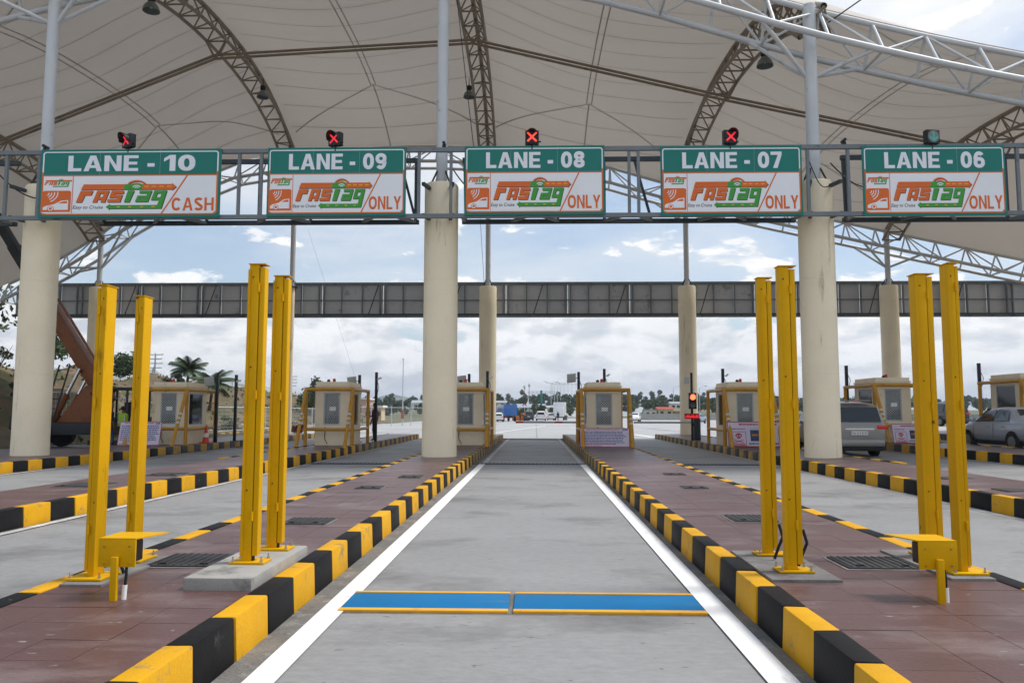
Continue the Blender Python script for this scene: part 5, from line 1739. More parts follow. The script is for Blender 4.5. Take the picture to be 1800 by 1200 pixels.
def truck(x, y, label, cab, box, open_box=False, rot=0.0, hbox=2.6, z=0.0):
    root = thing('truck', label, 'truck', (0, 0, 0), FARG)
    MB().box(-1.15, 1.15, 0, 5.2, 1.0, 1.0 + hbox * .72).build('cargo_box', box, root, bevel=.04)
    MB().box(-1.05, 1.05, -.02, 0, 1.1, .9 + hbox * .7).build('tailgate', box, root)
    MB().box(-.5, .5, .1, 6.9, .6, .98).build('chassis', 'crane_dark', root)
    MB().hexa([(-1.1, 5.4, .7), (1.1, 5.4, .7), (1.1, 7.1, .7), (-1.1, 7.1, .7), (-1.05, 5.4, 2.7), (1.05, 5.4, 2.7), (1.0, 6.8, 2.7), (-1.0, 6.8, 2.7)]).build('cab', cab, root, bevel=.06)
    for yy in (1.2, 6.1):
        for s in (-1, 1):
            wheel(root, s * .85, yy, .48, .28, s)
    for s in (-1, 1):
        MB().box(min(s * .7, s * 1.0), max(s * .7, s * 1.0), -.05, -.021, .8, .95).build('tail_light', 'tail_red', root)
    root.location = (x, y, z); root.rotation_euler = (0, 0, rot)
truck(-4.1, 134, 'blue truck beyond lane 08 behind the white hatchback', 'paint_blue', 'paint_blue', rot=.25)
truck(5.3, 165, 'white truck standing among the far queue', 'paint_white', 'paint_white', rot=PI - .1, hbox=3.6)
# roadside stall by the far queue
t = thing('market_stall', 'small roadside stall with a pale blue awning beside the blue truck', 'stall', (-2.6, 150, 0))
for dx in (-1.6, 1.6):
    for dy in (-.9, .9):
        MB().tube((-2.6 + dx, 150 + dy, 0), (-2.6 + dx, 150 + dy, 2.5), .05).build('post', 'bark', t)
MB().hexa([(-4.5, 148.8, 2.4), (-.7, 148.8, 2.4), (-.7, 151.2, 2.7), (-4.5, 151.2, 2.7), (-4.5, 148.8, 2.46), (-.7, 148.8, 2.46), (-.7, 151.2, 2.76), (-4.5, 151.2, 2.76)]).build('awning', 'paint_bluegrey', t)
MB().box(-4.1, -1.1, 149.2, 150.4, 0, .9).build('counter', 'cloth_orange', t)
MB().box(-4.0, -1.3, 149.3, 150.2, .9, 1.25).build('goods', 'leaf_light', t)

# ------------------------------------------------------------------ mobile crane
cr = thing('mobile_crane', 'orange mobile crane with raised boom behind the leftmost column', 'crane', (-19.0, 33.4, 0))
cy = 33.4
def P(x, z, dy=0.0): return (x, cy + dy, z)
MB().box(-21.6, -15.6, cy - .9, cy + .9, .55, 1.05).build('chassis', 'crane_dark', cr, bevel=.04)
MB().box(-21.7, -20.2, cy - 1.0, cy + 1.0, .75, 1.35).build('front_ballast', 'crane_dark', cr, bevel=.05)
for x in (-20.6, -16.5):
    for s in (-1, 1):
        b = MB().lathe((0, 0, 0), [(.40, 0), (.56, .02), (.60, .08), (.60, .30), (.56, .36), (.40, .38)], 22)
        M_ = Matrix.Translation((x, cy + s * .75, .60)) @ Matrix.Rotation(-s * PI / 2, 4, 'X')
        b.v = [tuple(M_ @ Vector(p)) for p in b.v]
        w_ = b.build('wheel', 'rubber', cr)
        b = MB().lathe((0, 0, .30), [(.38, 0), (.30, .04), (.12, .10)], 16)
        b.v = [tuple(M_ @ Vector(p)) for p in b.v]
        b.build('hub', 'crane_orange', w_)
MB().hexa([P(-20.0, 1.05, -.55), P(-18.2, 1.05, -.55), P(-18.2, 1.05, .55), P(-20.0, 1.05, .55), P(-18.9, 2.6, -.4), P(-18.0, 2.6, -.4), P(-18.0, 2.6, .4), P(-18.9, 2.6, .4)]).build('turret', 'crane_orange', cr, bevel=.04)
piv, tip = Vector(P(-18.25, 2.15)), Vector(P(-23.9, 10.6))
dirb = (tip - piv).normalized()
mid = piv + dirb * 4.6
b = MB().bar(piv - dirb * .3, mid, .52, .62, up=(0, 1, 0)); b.build('outer_boom', 'crane_orange', cr, bevel=.03)
MB().bar(mid - dirb * .1, mid + dirb * 3.2, .40, .48, up=(0, 1, 0)).build('middle_boom', 'crane_dark', cr, bevel=.02)
MB().bar(mid + dirb * 3.1, tip, .34, .42, up=(0, 1, 0)).build('inner_boom', 'crane_dark', cr, bevel=.02)
MB().bar(piv - dirb * .2 + Vector((.30, 0, .36)), mid + Vector((.30, 0, .36)), .10, .08).build('boom_flange', 'crane_orange', cr)
for dy in (-.42, .42):
    lo, hi = Vector(P(-20.25, .95, dy)), Vector(P(-19.15, 3.3, dy))
    k = lo.lerp(hi, .55)
    MB().tube(lo, k, .12, n=12).build('cylinder_barrel', 'crane_orange', cr)
    MB().tube(k, hi, .065, n=12).build('cylinder_rod', 'chrome', cr)
for s in (-.22, .22):
    MB().bar(P(-20.35 + s, .6, -.75), P(-19.65 + s, 3.45, -.70), .05, .05).build('ladder_rail', 'crane_dark', cr)
for k in range(7):
    f = (k + .5) / 7
    MB().bar(P(-20.57 + .7 * f, .6 + 2.85 * f, -.74), P(-20.13 + .7 * f, .6 + 2.85 * f, -.74), .035, .035).build('ladder_rung', 'crane_dark', cr)
MB().box(-18.2, -15.9, cy - .75, cy + .75, 2.42, 2.52).build('cab_roof', 'crane_dark', cr, bevel=.02)
for x in (-18.1, -16.95, -16.0):
    for s in (-.68, .68):
        MB().bar(P(x, 1.05, s), P(x, 2.42, s), .07, .07).build('cab_post', 'crane_dark', cr)
MB().box(-17.9, -16.2, cy - .6, cy + .6, 1.05, 1.28).build('engine_deck', 'crane_dark', cr, bevel=.03)
MB().box(-17.3, -16.8, cy - .25, cy + .25, 1.29, 1.9).build('seat', 'cloth_navy', cr, bevel=.05)
for dx in (0, .35):
    MB().pipe([P(-18.6 + dx, 2.3, -.5), P(-18.35 + dx, 2.0, -.6), P(-18.25 + dx, 1.5, -.6), P(-18.4 + dx, 1.1, -.55)], .03, 6).build('hose', 'rubber', cr)
hk = piv.lerp(tip, .80)
rod('hoist_rope', hk + Vector((-.3, -.3, -.2)), hk + Vector((-.3, -.3, -3.4)), .012, 'steel_dark', cr)

# ------------------------------------------------------------------ people
def person(x, y, z0, h, rot, label, top, legs, vest=None, pose='stand', group='people at the plaza', arm=0.0):
    """one skinned body; hair and clothing are its children"""
    root = thing('person', label, 'person', (0, 0, 0), group)
    k = h / 1.72
    J = [  # joint, parent, position, radius
        ((0, 0, .96), -1, .145), ((0, -.01, 1.14), 0, .135), ((0, 0, 1.32), 1, .15), ((0, .0, 1.44), 2, .085), ((0, .015, 1.50), 3, .055), ((0, .02, 1.60), 4, .092), ((0, .02, 1.66), 5, .07)]
    def add(p, par, r_):
        J.append((p, par, r_)); return len(J) - 1
    for s in (-1, 1):
        a = add((s * .09, 0, .90), 0, .095)
        if pose == 'lean' and s > 0:
            b_ = add((s * .12, .16, .52), a, .062); c_ = add((s * .13, .05, .09), b_, .045)
        else:
            b_ = add((s * .11, .02, .50), a, .062); c_ = add((s * .12, -.02, .08), b_, .045)
        add((s * .14, .13, .04), c_, .038)
        sh = add((s * .19, 0, 1.40), 2, .062)
        if arm and s > 0:
            el = add((s * .28, .10, 1.16), sh, .046); wr = add((s * .22, .34, 1.12), el, .034)
        else:
            el = add((s * .25, -.02, 1.13), sh, .046); wr = add((s * .27, .06, .88), el, .034)
        hd = Vector(J[wr][0]) + (Vector(J[wr][0]) - Vector(J[el][0])).normalized() * .075
        hn = add(tuple(hd), wr, .030)
        for f in range(3):
            add(tuple(hd + (Vector(J[wr][0]) - Vector(J[el][0])).normalized() * .07 + Vector((0, (f - 1) * .022, 0))), hn, .011)
        add(tuple(hd + Vector((-s * .02, .045, -.01))), hn, .011)
    me = bpy.data.meshes.new('body')
    me.from_pydata([tuple(Vector(p) * k) for p, _, _ in J], [(i, q_[1]) for i, q_ in enumerate(J) if q_[1] >= 0], [])
    o = bpy.data.objects.new('body', me)
    COL.objects.link(o)
    sk = o.modifiers.new('skin', 'SKIN')
    for i, (_, _, r_) in enumerate(J):
        me.skin_vertices[0].data[i].radius = (r_ * k * (1.25 if i in (0, 1, 2) else 1), r_ * k)
    me.skin_vertices[0].data[0].use_root = True
    o.modifiers.new('sub', 'SUBSURF').levels = 1
    dg = bpy.context.evaluated_depsgraph_get()
    full_ = bpy.data.meshes.new_from_object(o.evaluated_get(dg))
    bpy.data.objects.remove(o)
    for m_ in ('skin', top, legs):
        full_.materials.append(MATS[m_])
    for p in full_.polygons:
        z = p.center.z / k; ax = abs(p.center.x) / k
        p.use_smooth = True
        p.material_index = 0 if z > 1.46 else (1 if z > .97 and not (ax > .2 and z < 1.1) else (2 if z < .97 and ax < .22 and z > .09 else 0))
        if z < .09: p.material_index = 2
    link('body', full_, root)
    b = MB().ball((0, .0, 1.655 * k), .105 * k, 8, 1.0, 1.08, .85); b.build('hair', 'hair', root)
    # face: nose, eyes, ears
    MB().ball((0, .125 * k, 1.585 * k), .018 * k, 4).build('nose', 'skin', root)
    for s in (-1, 1):
        MB().ball((s * .034 * k, .108 * k, 1.612 * k), .010 * k, 4).build('eye', 'ink', root)
        MB().ball((s * .092 * k, .02 * k, 1.60 * k), .022 * k, 4, .5, 1, 1.4).build('ear', 'skin', root)
    if vest:
        v = MB().lathe2((0, 0, 0), [(.185 * k, .93 * k), (.19 * k, 1.0 * k), (.185 * k, 1.15 * k), (.20 * k, 1.30 * k), (.19 * k, 1.40 * k), (.10 * k, 1.455 * k)], 1.12, .92, 1, 20)
        vo = v.build('vest', vest, root)
        for s in (-1, 1):
            MB().pipe([(s * .10 * k, -.172 * k, 1.02 * k), (s * .10 * k, -.178 * k, 1.25 * k), (s * .10 * k, -.165 * k, 1.38 * k)], .02, 6).build('reflective_strip', 'silver_tape', vo)
        MB().lathe2((0, 0, 0), [(.189 * k, 1.06 * k), (.189 * k, 1.11 * k)], 1.13, .93, 1, 20).build('reflective_strip', 'silver_tape', vo)
    root.location = (x, y, z0); root.rotation_euler = (0, 0, rot)
    return root
person(-16.5, 31.6, 0, 1.72, .25, 'person in a lime safety vest and dark trousers behind the leftmost posts, back turned', 'cloth_navy', 'cloth_navy', 'cloth_vest')
person(-16.95, 31.3, 0, 1.78, -.3, 'person in a dark top and jeans half hidden by the leftmost yellow post', 'cloth_navy', 'cloth_jeans', pose='lean')
person(-6.95, 34.6, KH, 1.62, 1.3, 'person in dark clothes leaning behind the booth left of lane 09', 'cloth_maroon', 'cloth_navy', pose='lean', arm=1)
pg = 'people standing among the far vehicles'
person(-1.9, 143, 0, 1.7, 2.0, 'person in orange beside the teal car far away', 'cloth_orange', 'cloth_navy', group=pg)
person(-2.6, 142, 0, 1.65, .8, 'person in maroon next to the blue truck far away', 'cloth_maroon', 'cloth_navy', group=pg)
person(4.2, 147, 0, 1.72, .5, 'person in dark clothes right of the larger far white car', 'cloth_navy', 'cloth_navy', group=pg)
person(6.0, 152, 0, 1.68, -2.0, 'person in pale clothes before the far white truck', 'cloth_white', 'cloth_navy', group=pg)

# ------------------------------------------------------------------ vegetation
def leaf_cloud(b, c, rx, ry, rz, n, size, rnd, hollow=.35, droop=0.0):
    """leaf-sized quads through an uneven crown"""
    lobes = []
    for k in range(max(4, int(n / 130))):
        u = Vector((rnd.gauss(0, 1), rnd.gauss(0, 1), rnd.gauss(0, 1))).normalized() * rnd.uniform(.25, .78)
        lobes.append((u, rnd.uniform(.26, .5)))
    for i in range(n):
        l, lr = rnd.choice(lobes)
        u = Vector((rnd.gauss(0, 1), rnd.gauss(0, 1), rnd.gauss(0, .8))).normalized() * (rnd.uniform(hollow, 1.0) ** .5) * lr
        p = l + u
        p = Vector((c[0] + p.x * rx, c[1] + p.y * ry, c[2] + p.z * rz))
        a = Vector((rnd.gauss(0, 1), rnd.gauss(0, 1), rnd.gauss(0, .7))).normalized()
        d = a.orthogonal().normalized()
        d = Quaternion(a, rnd.uniform(0, 6.28)) @ d
        e = a.cross(d)
        s = size * rnd.uniform(.6, 1.3)
        b.add([p - d * s * .5, p - e * s * .30, p + d * s * .6, p + e * s * .30], [(0, 1, 2, 3)])
def tree(x, y, z, h, cr_, label, leaf, seed, n=900, size=.34, trunk_h=.35, group='trees behind the plaza', name='tree'):
    rnd = random.Random(seed)
    t = thing(name, label, 'tree', (x, y, z), group)
    b = MB()
    top = Vector((x + rnd.uniform(-.2, .2), y, z + h * .62))
    b.tube((x, y, z - .3), (x, y, z + h * trunk_h), h * .030, h * .022, n=8)
    b.tube((x, y, z + h * trunk_h), top, h * .022, h * .010, n=7)
    for k in range(6):
        a = rnd.uniform(0, 6.28)
        s = Vector((x, y, z + h * (trunk_h + .07 * k * .6)))
        e = s + Vector((math.cos(a) * cr_ * .7, math.sin(a) * cr_ * .7, h * rnd.uniform(.14, .28)))
        b.tube(s, e, h * .012, h * .004, n=6)
    b.build('trunk', 'bark', t)
    c = MB()
    leaf_cloud(c, (x, y, z + h * .66), cr_, cr_, h * .36, n, size, rnd)
    c.build('crown', leaf, t, smooth=False)
    return t
def palm(x, y, z, h, label, seed, fl=2.5):
    rnd = random.Random(seed)
    t = thing('palm_tree', label, 'palm', (x, y, z), 'coconut palms behind the left booth')
    b = MB()
    for k in range(6):
        b.tube((x + .06 * k, y, z - .3 + h * k / 6), (x + .06 * (k + 1), y, z - .3 + h * (k + 1) / 6), .15 - .008 * k, .142 - .008 * k, n=8)
    b.build('trunk', 'bark', t)
    top = Vector((x + .36, y, z + h - .3))
    for k in range(22):
        a = 2 * PI * k / 22 + rnd.uniform(-.15, .15)
        up = rnd.uniform(-.05, 1.7)
        f = MB()
        pts = []
        p = top.copy(); d = Vector((math.cos(a), math.sin(a), up)).normalized()
        L_ = fl * rnd.uniform(.85, 1.1)
        for i in range(9):
            pts.append(p.copy()); p = p + d * (L_ / 8); d = (d + Vector((0, 0, -.15))).normalized()
        for p0, p1 in zip(pts[:-1], pts[1:]):
            f.tube(p0, p1, .022, .018, n=5)
        for i in range(1, 8):
            for m_ in range(4):
                s = pts[i].lerp(pts[i + 1], m_ / 4) if i < 8 else pts[i]
                dd = (pts[min(8, i + 1)] - pts[i]).normalized()
                side = dd.cross(Vector((0, 0, 1))).normalized()
                ll = .62 * math.sin(PI * (i + m_ / 4 + .6) / 9.2) + .12
                for sg in (-1, 1):
                    e = s + (side * sg * .75 + dd * .45 + Vector((0, 0, -.45))).normalized() * ll
                    w = dd * .035
                    f.add([s - w, s + w, e], [(0, 1, 2)])
        f.build('frond', 'leaf_palm', t, smooth=False)
    return t
random.seed(21)
tree(-38.5, 50, terrain(-38.5, 50) - .3, 8.8, 4.3, 'large dark tree at the left edge beyond the column', 'leaf_dark', 3, 3000, .42, group=None)
tree(-39.3, 75, terrain(-39.3, 75) - 1.3, 4.2, 2.4, 'leafy tree between the two leftmost yellow posts', 'leaf_mid', 4, 2200, .28, group=None)
tree(-47.5, 76, terrain(-47.5, 76), 5.8, 2.9, 'tree on the bank left of the crane boom', 'leaf_mid', 5, 1600, .4, group=None)
tree(-24.5, 88, -.1, 4.3, 2.3, 'small rounded tree right of the two palms', 'leaf_mid', 6, 1200, .3, group=None)
tree(-22.8, 82, -.1, 5.6, 1.5, 'thin sparse tree behind the tall yellow posts', 'leaf_dark', 7, 420, .28, group=None)
tree(-31.6, 70, terrain(-31.6, 70) - .6, 2.3, 1.0, 'small dark bushy tree just left of the first palm', 'leaf_dark', 8, 700, .22, group=None)
palm(-29.4, 66, terrain(-29.4, 66) - .9, 3.1, 'coconut palm left of the other palm, above the leftmost booth', 31, 2.0)
palm(-26.5, 64, terrain(-26.5, 64) - .4, 3.3, 'coconut palm right of the other palm, behind the reader pole', 32, 2.0)
# shrubs on the bank
k = 0
for x, y, h, r_, lf, l in ((-27.5, 62, 1.5, 1.3, 'leaf_light', 'low dry shrub on the bank behind the leftmost booth'), (-24.3, 70, 1.9, 1.5, 'leaf_light', 'olive shrub on the bank right of the reader poles'),
                     (-22.6, 58, 1.1, .9, 'leaf_mid', 'green shrub by the fence behind the short black post'), (-25.6, 56, 1.2, .9, 'leaf_light', 'pale shrub low on the bank near the poles'),
                     (-31, 45, 1.6, 1.2, 'leaf_mid', 'shrub on the bank below the guard rail at the left'), (-27.6, 42, 1.0, .8, 'leaf_dark', 'dark shrub behind the crane ladder'),
                     (-16.0, 49.5, 1.5, .55, 'leaf_red', 'dark reddish shrub beside the reader poles'), (-15.0, 50, 1.2, .5, 'leaf_red', 'reddish shrub near the traffic cone')):
    rnd = random.Random(50 + k); k += 1
    z = terrain(x, y)
    t = thing('shrub', l, 'shrub', (x, y, z), 'shrubs on the left bank')
    b = MB()
    for j in range(7):
        a = rnd.uniform(0, 6.28)
        b.tube((x, y, z - .1), (x + r_ * .6 * math.cos(a), y + r_ * .6 * math.sin(a), z + h * rnd.uniform(.5, .9)), .03, .01, n=5)
    b.build('stem', 'bark', t)
    c = MB(); leaf_cloud(c, (x, y, z + h * .5), r_, r_, h * .55, 420, .16, rnd); c.build('foliage', lf, t, smooth=False)
# rubble and boulders on the bank
rnd = random.Random(77)
rm = []
for k in range(4):
    bm = bmesh.new(); bmesh.ops.create_icosphere(bm, subdivisions=2, radius=1)
    for v in bm.verts:
        v.co *= rnd.uniform(.75, 1.15)
    me = bpy.data.meshes.new('boulder'); bm.to_mesh(me); bm.free(); me.materials.append(MATS['rock']); rm.append(me)
spots = [(-19.8 - 4.5 * rnd.random() - .2, 47 + 24 * rnd.random()) for _ in range(34)]
words_ = ['pale', 'brown', 'grey', 'rough']
for i, (x, y) in enumerate(spots):
    s = rnd.uniform(.14, .38)
    o = link('boulder', rm[i % 4])
    o.matrix_basis = Matrix.Translation((x, y, terrain(x, y) + s * .25)) @ Matrix.Rotation(rnd.uniform(0, 6), 4, 'Z') @ Matrix.Diagonal((s * 1.3, s, s * .8, 1))
    tag(o, 'rough pale boulder lying on the earth behind the left fence', 'boulder', 'boulders behind the left fence')

# dry grass and weeds on the bank
rnd = random.Random(91)
for nm, lf, cnt, lab in (('weeds', 'leaf_light', 5200, 'olive weeds and grass tufts on the left bank'), ('dry_grass', 'dry_straw', 4200, 'pale dry grass on the left bank')):
    b = MB()
    for i in range(cnt):
        if i % 14 == 0:
            px_ = rnd.uniform(-62, -20.5); py_ = rnd.uniform(36, 108)
        x = px_ + rnd.gauss(0, .8); y = py_ + rnd.gauss(0, .9)
        z = terrain(x, y)
        h = rnd.uniform(.06, .26); a = rnd.uniform(0, 6.28); w = rnd.uniform(.06, .16)
        dx, dy = math.cos(a) * w, math.sin(a) * w
        lx, ly = rnd.gauss(0, .15), rnd.gauss(0, .15)
        b.add([(x - dx, y - dy, z - .02), (x + dx, y + dy, z - .02), (x + lx + dx * .3, y + ly + dy * .3, z + h), (x + lx - dx * .3, y + ly - dy * .3, z + h)], [(0, 1, 2, 3)])
    stuff(tag(b.build(nm, lf, smooth=False), lab, 'grass'))

# the wood beyond the plaza: one mass
def forest(name, rows, seed, leaf, per, size):
    rnd = random.Random(seed)
    b = MB()
    for (x0, x1, y, h0, h1, step) in rows:
        x = x0
        while x < x1:
            h = rnd.uniform(h0, h1); yy = y + rnd.uniform(-10, 10)
            z = terrain(x, yy)
            r_ = h * rnd.uniform(.36, .5)
            leaf_cloud(b, (x, yy, z + h * .55), r_, r_, h * .48, per, size, rnd, .25)
            x += step * rnd.uniform(.6, 1.3)
    return stuff(tag(b.build(name, leaf, smooth=False), 'dark green wood filling the skyline beyond the plaza', 'wood'))
forest('wood', [(-190, 210, 330, 5.2, 7.6, 4.2), (-220, 260, 400, 6, 8.6, 5.0), (-280, 350, 500, 6.5, 9.5, 6.5)], 5, 'leaf_dark', 230, 1.5)
o = forest('wood', [(-160, 14, 242, 3.0, 5.0, 2.8), (24, 46, 275, 4.5, 6.5, 3.6), (40, 190, 272, 5.2, 7.4, 4.0)], 6, 'leaf_mid', 220, 1.0)
o['label'] = 'lighter green trees massed in front of the wood'

# ------------------------------------------------------------------ hills
def hill(label, cx, cy_, rx, ry, h, seed):
    rnd = random.Random(seed)
    n, m_ = 72, 22
    q_, f_ = [], []
    ph = [rnd.uniform(0, 6) for _ in range(6)]
    for j in range(m_ + 1):
        r_ = j / m_
        for i in range(n):
            a = 2 * PI * i / n
            w = 1 + .10 * math.sin(3 * a + ph[0]) + .06 * math.sin(7 * a + ph[1])
            z = h * (math.cos(PI * r_) * .5 + .5) ** 1.1 * (1 + .05 * math.sin(5 * a + ph[2] + 4 * r_) + .03 * math.sin(13 * a + ph[3] + 9 * r_))
            q_.append((cx + rx * r_ * w * math.cos(a), cy_ + ry * r_ * w * math.sin(a), z - 3 + h * .05 * (1 - r_) * math.sin(r_ * 14 + a * 3 + ph[4])))
    for j in range(m_):
        for i in range(n):
            f_.append((j * n + i, j * n + (i + 1) % n, (j + 1) * n + (i + 1) % n, (j + 1) * n + i))
    o = MB().add(q_, f_).build('hill', 'hill_green')
    return struct(o)
hill('', -414, 2300, 190, 300, 52, 3)
hill('', -700, 2500, 240, 320, 60, 4)
hill('', -1500, 3400, 800, 500, 60, 5)
hill('', 1300, 4200, 900, 500, 75, 6)

# ------------------------------------------------------------------ fences, walls, guard rail
def wire_fence(pts, h, label, step, group=None):
    t = thing('steel_fence', label, 'fence', (pts[0][0], pts[0][1], 0), group)
    for (x0, y0), (x1, y1) in zip(pts[:-1], pts[1:]):
        L_ = math.hypot(x1 - x0, y1 - y0)
        n = max(1, int(L_ / step))
        P_ = [(x0 + (x1 - x0) * k / n, y0 + (y1 - y0) * k / n) for k in range(n + 1)]
        zf = lambda x, y: max(0, terrain(x, y) + .0)
        for x, y in P_:
            MB().tube((x, y, zf(x, y) - .2), (x, y, zf(x, y) + h), .045, n=8).build('post', 'galv_pale', t)
        for (xa, ya), (xb, yb) in zip(P_[:-1], P_[1:]):
            for k in (.12, .97):
                MB().bar((xa, ya, zf(xa, ya) + h * k), (xb, yb, zf(xb, yb) + h * k), .05, .05).build('rail', 'galv_pale', t)
            m_ = MB()
            for j in range(1, 14):
                f = j / 14
                x, y = xa + (xb - xa) * f, ya + (yb - ya) * f
                z = zf(xa, ya) + (zf(xb, yb) - zf(xa, ya)) * f
                m_.bar((x, y, z + h * .12), (x, y, z + h * .97), .010, .010)
            for j in range(1, 7):
                f = .12 + .85 * j / 7
                m_.bar((xa, ya, zf(xa, ya) + h * f), (xb, yb, zf(xb, yb) + h * f), .008, .008)
            m_.build('mesh_panel', 'galv_pale', t, smooth=False)
    return t
wire_fence([(-21.0, 52), (-21.0, 78)], 1.9, 'pale steel mesh fence behind the left booths', 3.0)
wire_fence([(-21.0, 80), (-12.2, 92)], 2.1, 'pale steel mesh fence left of the middle column', 2.6)
wire_fence([(-24.5, 38), (-21.3, 50)], 1.9, 'pale steel mesh fence behind the mobile crane', 3.0)
wl = thing('low_wall', 'long low concrete wall at the far right edge of the apron', 'wall', (40, 175, 0))
for i in range(20):
    x = 20 + i * 5.2
    MB().box(x, x + 5.12, 172 + .02 * i, 172.3 + .02 * i, -.1, 1.35).build('wall_panel', 'plinth', wl)
wl2 = thing('low_wall', 'low grey kerb wall along the left verge before the mesh fence', 'wall', (-19.4, 70, 0))
for i in range(12):
    MB().box(-20.6 + .02 * i, -20.3 + .02 * i, 63 + i * 2.4, 63 + i * 2.4 + 2.36, -.1, .38).build('wall_panel', 'plinth', wl2)
gr = thing('guard_rail', 'grey steel guard rail on the bank at the left', 'guard rail', (-38, 60, 4))
gp = [(-60, 44), (-52, 52), (-45, 60), (-38, 72), (-33, 86), (-29, 102)]
for (x0, y0), (x1, y1) in zip(gp[:-1], gp[1:]):
    for k in range(4):
        xa, ya = x0 + (x1 - x0) * k / 4, y0 + (y1 - y0) * k / 4
        xb, yb = x0 + (x1 - x0) * (k + 1) / 4, y0 + (y1 - y0) * (k + 1) / 4
        za, zb_ = max(3.2, terrain(xa, ya)), max(3.2, terrain(xb, yb))
        MB().bar((xa, ya, za - 1.6), (xa, ya, za + .75), .14, .14).build('post', 'galv_pale', gr)
        for dz in (.30, .62):
            MB().bar((xa, ya, za + dz), (xb, yb, zb_ + dz), .06, .24).build('rail', 'galv_pale', gr)
MB().bar((-62, 56, 2.2), (-36, 92, 2.2), .5, 1.6).build('footing', 'roof_red', gr)

# ------------------------------------------------------------------ poles and street lamps
def utility_pole(x, y, z, h, label, stay=0):
    t = thing('utility_pole', label, 'pole', (x, y, z), 'utility poles on the left')
    MB().tube((x, y, z - .3), (x, y, z + h), .11, .07, n=8).build('pole', 'galv_pale', t)
    for k in range(4):
        zz_ = z + h - .15 - k * .42
        MB().bar((x - .75 + .12 * (k % 2), y, zz_), (x + .75 - .12 * (k % 2), y, zz_), .07, .07).build('crossarm', 'steel_galv', t)
        for s in (-.65, .65):
            MB().tube((x + s, y, zz_ + .03), (x + s, y, zz_ + .17), .03, n=6).build('insulator', 'white_plastic', t)
    if stay:
        MB().tube((x + stay, y, z - .3), (x, y, z + h * .72), .07, n=6).build('stay_pole', 'galv_pale', t)
utility_pole(-36.3, 75, 3.0, 4.1, 'tall utility pole with crossarms and a slanting stay, left of the palms', -1.0)
utility_pole(-33.2, 108, .5, 6.0, 'distant utility pole right of the palms')
utility_pole(-49.0, 70, 4.0, 5.5, 'utility pole on the bank near the crane boom')
t = thing('flag_pole', 'tall thin pole standing behind the mesh fence left of the middle column', 'pole', (-15.3, 92, 0))
MB().tube((-15.3, 92, 0), (-15.3, 92, 7.6), .075, .05, n=8).build('pole', 'galv_pale', t)
MB().ball((-15.3, 92, 7.65), .11, 6).build('finial', 'galv_pale', t)
MB().box(-15.45, -15.15, 91.85, 92.15, .8, 1.8).build('base_box', 'roof_red', t)
def street_lamp(x, y, h, label, group, arms=2):
    z = terrain(x, y)
    t = thing('street_lamp', label, 'street lamp', (x, y, z), group)
    MB().tube((x, y, z - .2), (x, y, z + h), .13, .08, n=8).build('pole', 'galv_pale', t)
    for s in ((-1, 1) if arms == 2 else (1,)):
        MB().tube((x, y, z + h), (x + s * 2.0, y, z + h + .7), .06, n=6).build('arm', 'galv_pale', t)
        MB().box(min(x + s * 1.8, x + s * 2.7), max(x + s * 1.8, x + s * 2.7), y - .15, y + .15, z + h + .62, z + h + .76).build('head', 'steel_dark', t)
lg = 'double street lamps along the far road'
for k in range(13):
    y = 300 + k * 24
    c = 10 + (max(0, y - 300) / 100.0) ** 1.7 * 5.0
    street_lamp(c - 4 + .5 * k, y, 11.5, 'tall double street lamp in the row along the far road', lg)
lg = 'single street lamps above the far right wall'
for k in range(7):
    street_lamp(50 + k * 7.5, 290 - k * 9, 9.5, 'pale single street lamp above the low wall right of lane 07', lg, 1)
# sign frame over the far road
t = thing('road_gantry', 'thin blue sign frame on a green post above the far queue', 'gantry', (2.0, 255, 0))
MB().tube((2.0, 255, 0), (2.0, 255, 8.6), .35, n=10).build('post', 'sign_green', t)
for z in (7.6, 8.2):
    MB().bar((-2.2, 255, z), (6.2, 255, z), .12, .12).build('beam', 'paint_bluegrey', t)
for k in range(7):
    MB().bar((-2.2 + k * 1.4, 255, 7.6), (-2.2 + k * 1.4, 255, 8.2), .1, .1).build('web', 'paint_bluegrey', t)
for x, h, l in ((-5.6, 15.5, 'thin radio mast, left of the two above the wood'), (-3.1, 16.5, 'thin radio mast, right of the two above the wood')):
    t = thing('radio_mast', l, 'mast', (x, 420, 4), 'radio masts above the wood')
    MB().tube((x, 420, 3), (x, 420, h), .22, .12, n=6).build('mast', 'roof_red', t)
    MB().box(x - .5, x + .5, 419.7, 420.3, h - 1.6, h).build('antenna', 'galv_pale', t)
# round red signs by the far queue
for x, y, h, l in ((-2.1, 160, 3.2, 'small round red sign above the far stall'), (8.5, 158, 3.5, 'red sign on a post right of the far white truck')):
    t = thing('road_sign', l, 'sign', (x, y, 0), 'small red signs by the far queue')
    MB().tube((x, y, 0), (x, y, h), .05).build('post', 'galv_pale', t)
    MB().tube((x, y - .06, h - .3), (x, y - .1, h - .3), .42, n=18).build('disc', 'red_plastic', t)
    MB().tube((x, y - .101, h - .3), (x, y - .11, h - .3), .22, n=18).build('disc_centre', 'white_plastic', t)

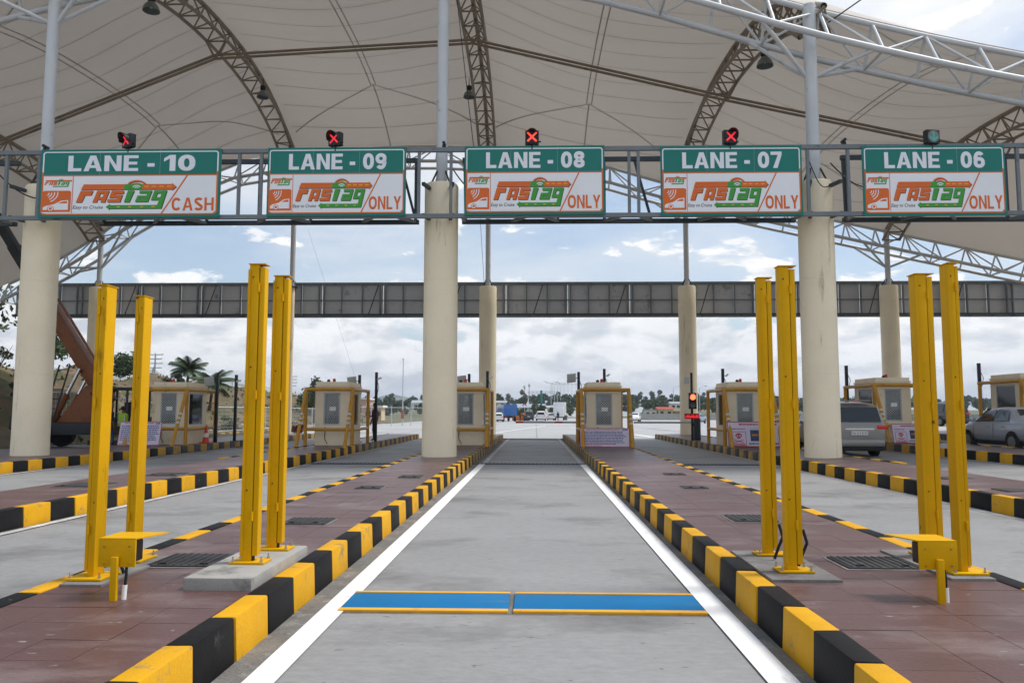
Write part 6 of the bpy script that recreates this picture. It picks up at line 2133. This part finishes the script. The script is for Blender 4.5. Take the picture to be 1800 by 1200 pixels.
# ------------------------------------------------------------------ far buildings
def house(x, y, w, d, h, wallm, roofm, label, pitched=False, floors=1, z=None, rot=0.0):
    z = terrain(x, y) - .1 if z is None else z
    t = thing('house', label, 'building', (x, y, z), 'small buildings beyond the plaza')
    MB().box(x - w / 2, x + w / 2, y, y + d, z, z + h).build('wall', wallm, t)
    if pitched:
        MB().add([(x - w / 2 - .4, y - .4, z + h), (x + w / 2 + .4, y - .4, z + h), (x + w / 2 + .4, y + d + .4, z + h), (x - w / 2 - .4, y + d + .4, z + h),
                  (x - w / 2 - .4, y + d / 2, z + h + d * .16), (x + w / 2 + .4, y + d / 2, z + h + d * .16)],
                 [(0, 1, 5, 4), (2, 3, 4, 5), (0, 4, 3), (1, 2, 5), (3, 2, 1, 0)]).build('roof', roofm, t, smooth=False)
    else:
        MB().box(x - w / 2 - .3, x + w / 2 + .3, y - .3, y + d + .3, z + h + .001, z + h + .35).build('roof', roofm, t)
    n = max(2, int(w / 2.6))
    for f in range(floors):
        for k in range(n):
            u = x - w / 2 + (k + .5) * w / n
            zz_ = z + h * (f + .38) / floors
            wo = MB().box(u - .5, u + .5, y - .05, y + .02, zz_, zz_ + h / floors * .36).build('window', 'window_dark', t)
            MB().box(u - .6, u + .6, y - .14, y - .052, zz_ - .12, zz_ - .02).build('sill', wallm, wo)
    return t
house(-45, 150, 9, 8, 3.4, 'wall_white', 'roof_grey', 'low white house with a grey roof behind the mesh fence')
house(-37, 160, 6, 7, 4.2, 'wall_pink', 'wall_white', 'small pinkish house right of the low white house')
house(-24.0, 118, 2.4, 3, 1.9, 'wall_cream', 'wall_white', 'small white hut right of the booth left of lane 09')
house(-38, 262, 5, 6, 2.6, 'wall_white', 'roof_grey', 'white gabled house among the trees left of the middle column', True, z=2.0)
house(-24, 262, 11, 6, 2.2, 'wall_pink', 'roof_red', 'long pink house among the trees left of the middle column', True, z=1.6)
house(-13.5, 300, 5, 5, 1.2, 'wall_cream', 'roof_grey', 'pale shed roof at the left of the far wood', True, z=4.0)
house(-1.5, 290, 10, 5, .9, 'wall_cream', 'roof_grey', 'long pale factory roof in the wood beyond lane 08', True, z=3.0)
house(8, 296, 7, 5, .8, 'wall_cream', 'roof_grey', 'second pale roof in the wood, right of the longer one', True, z=2.6)
house(36, 250, 3.6, 4, 1.9, 'wall_white', 'roof_grey', 'small white shed above the far right wall', z=.3)
house(40.6, 250, 4.6, 5, 2.2, 'wall_cream', 'roof_red', 'cream house with a red roof above the far right wall', True, z=.4)
house(44.6, 246, 3.0, 3, 1.7, 'wall_ochre', 'wall_ochre', 'ochre box of a house left of the far right column', z=.1)
house(45.2, 258, 3.2, 4, 4.2, 'wall_white', 'roof_grey', 'white two storey house left of the far right column', True, 2, z=.3)
house(92, 230, 9, 6, 2.4, 'wall_white', 'roof_grey', 'low white house seen between the posts at the right', z=.2)
struct(MB().hexa([(27, 262, -.1), (37, 262, -.1), (42, 285, -.1), (24, 285, -.1), (29, 282, 3.9), (36, 282, 3.6), (38, 285, 3.6), (28, 285, 3.9)]).build('bank', 'roof_grey'))

# ------------------------------------------------------------------ the air
m = bpy.data.materials.new('haze')
m.use_nodes = True
m.node_tree.nodes.clear()
pv = m.node_tree.nodes.new('ShaderNodeVolumePrincipled')
pv.inputs['Color'].default_value = (.80, .88, 1.0, 1)
pv.inputs['Density'].default_value = .00028
pv.inputs['Anisotropy'].default_value = .2
mo = m.node_tree.nodes.new('ShaderNodeOutputMaterial')
m.node_tree.links.new(pv.outputs[0], mo.inputs['Volume'])
MATS['haze'] = m
HAZE = True
if HAZE:
    hz = stuff(MB().box(-3400, 3400, -250, 6200, -9, 135).build('haze', 'haze', smooth=False))
    hz['label'] = 'thin pale haze in the air towards the hills'
    hz['category'] = 'haze'
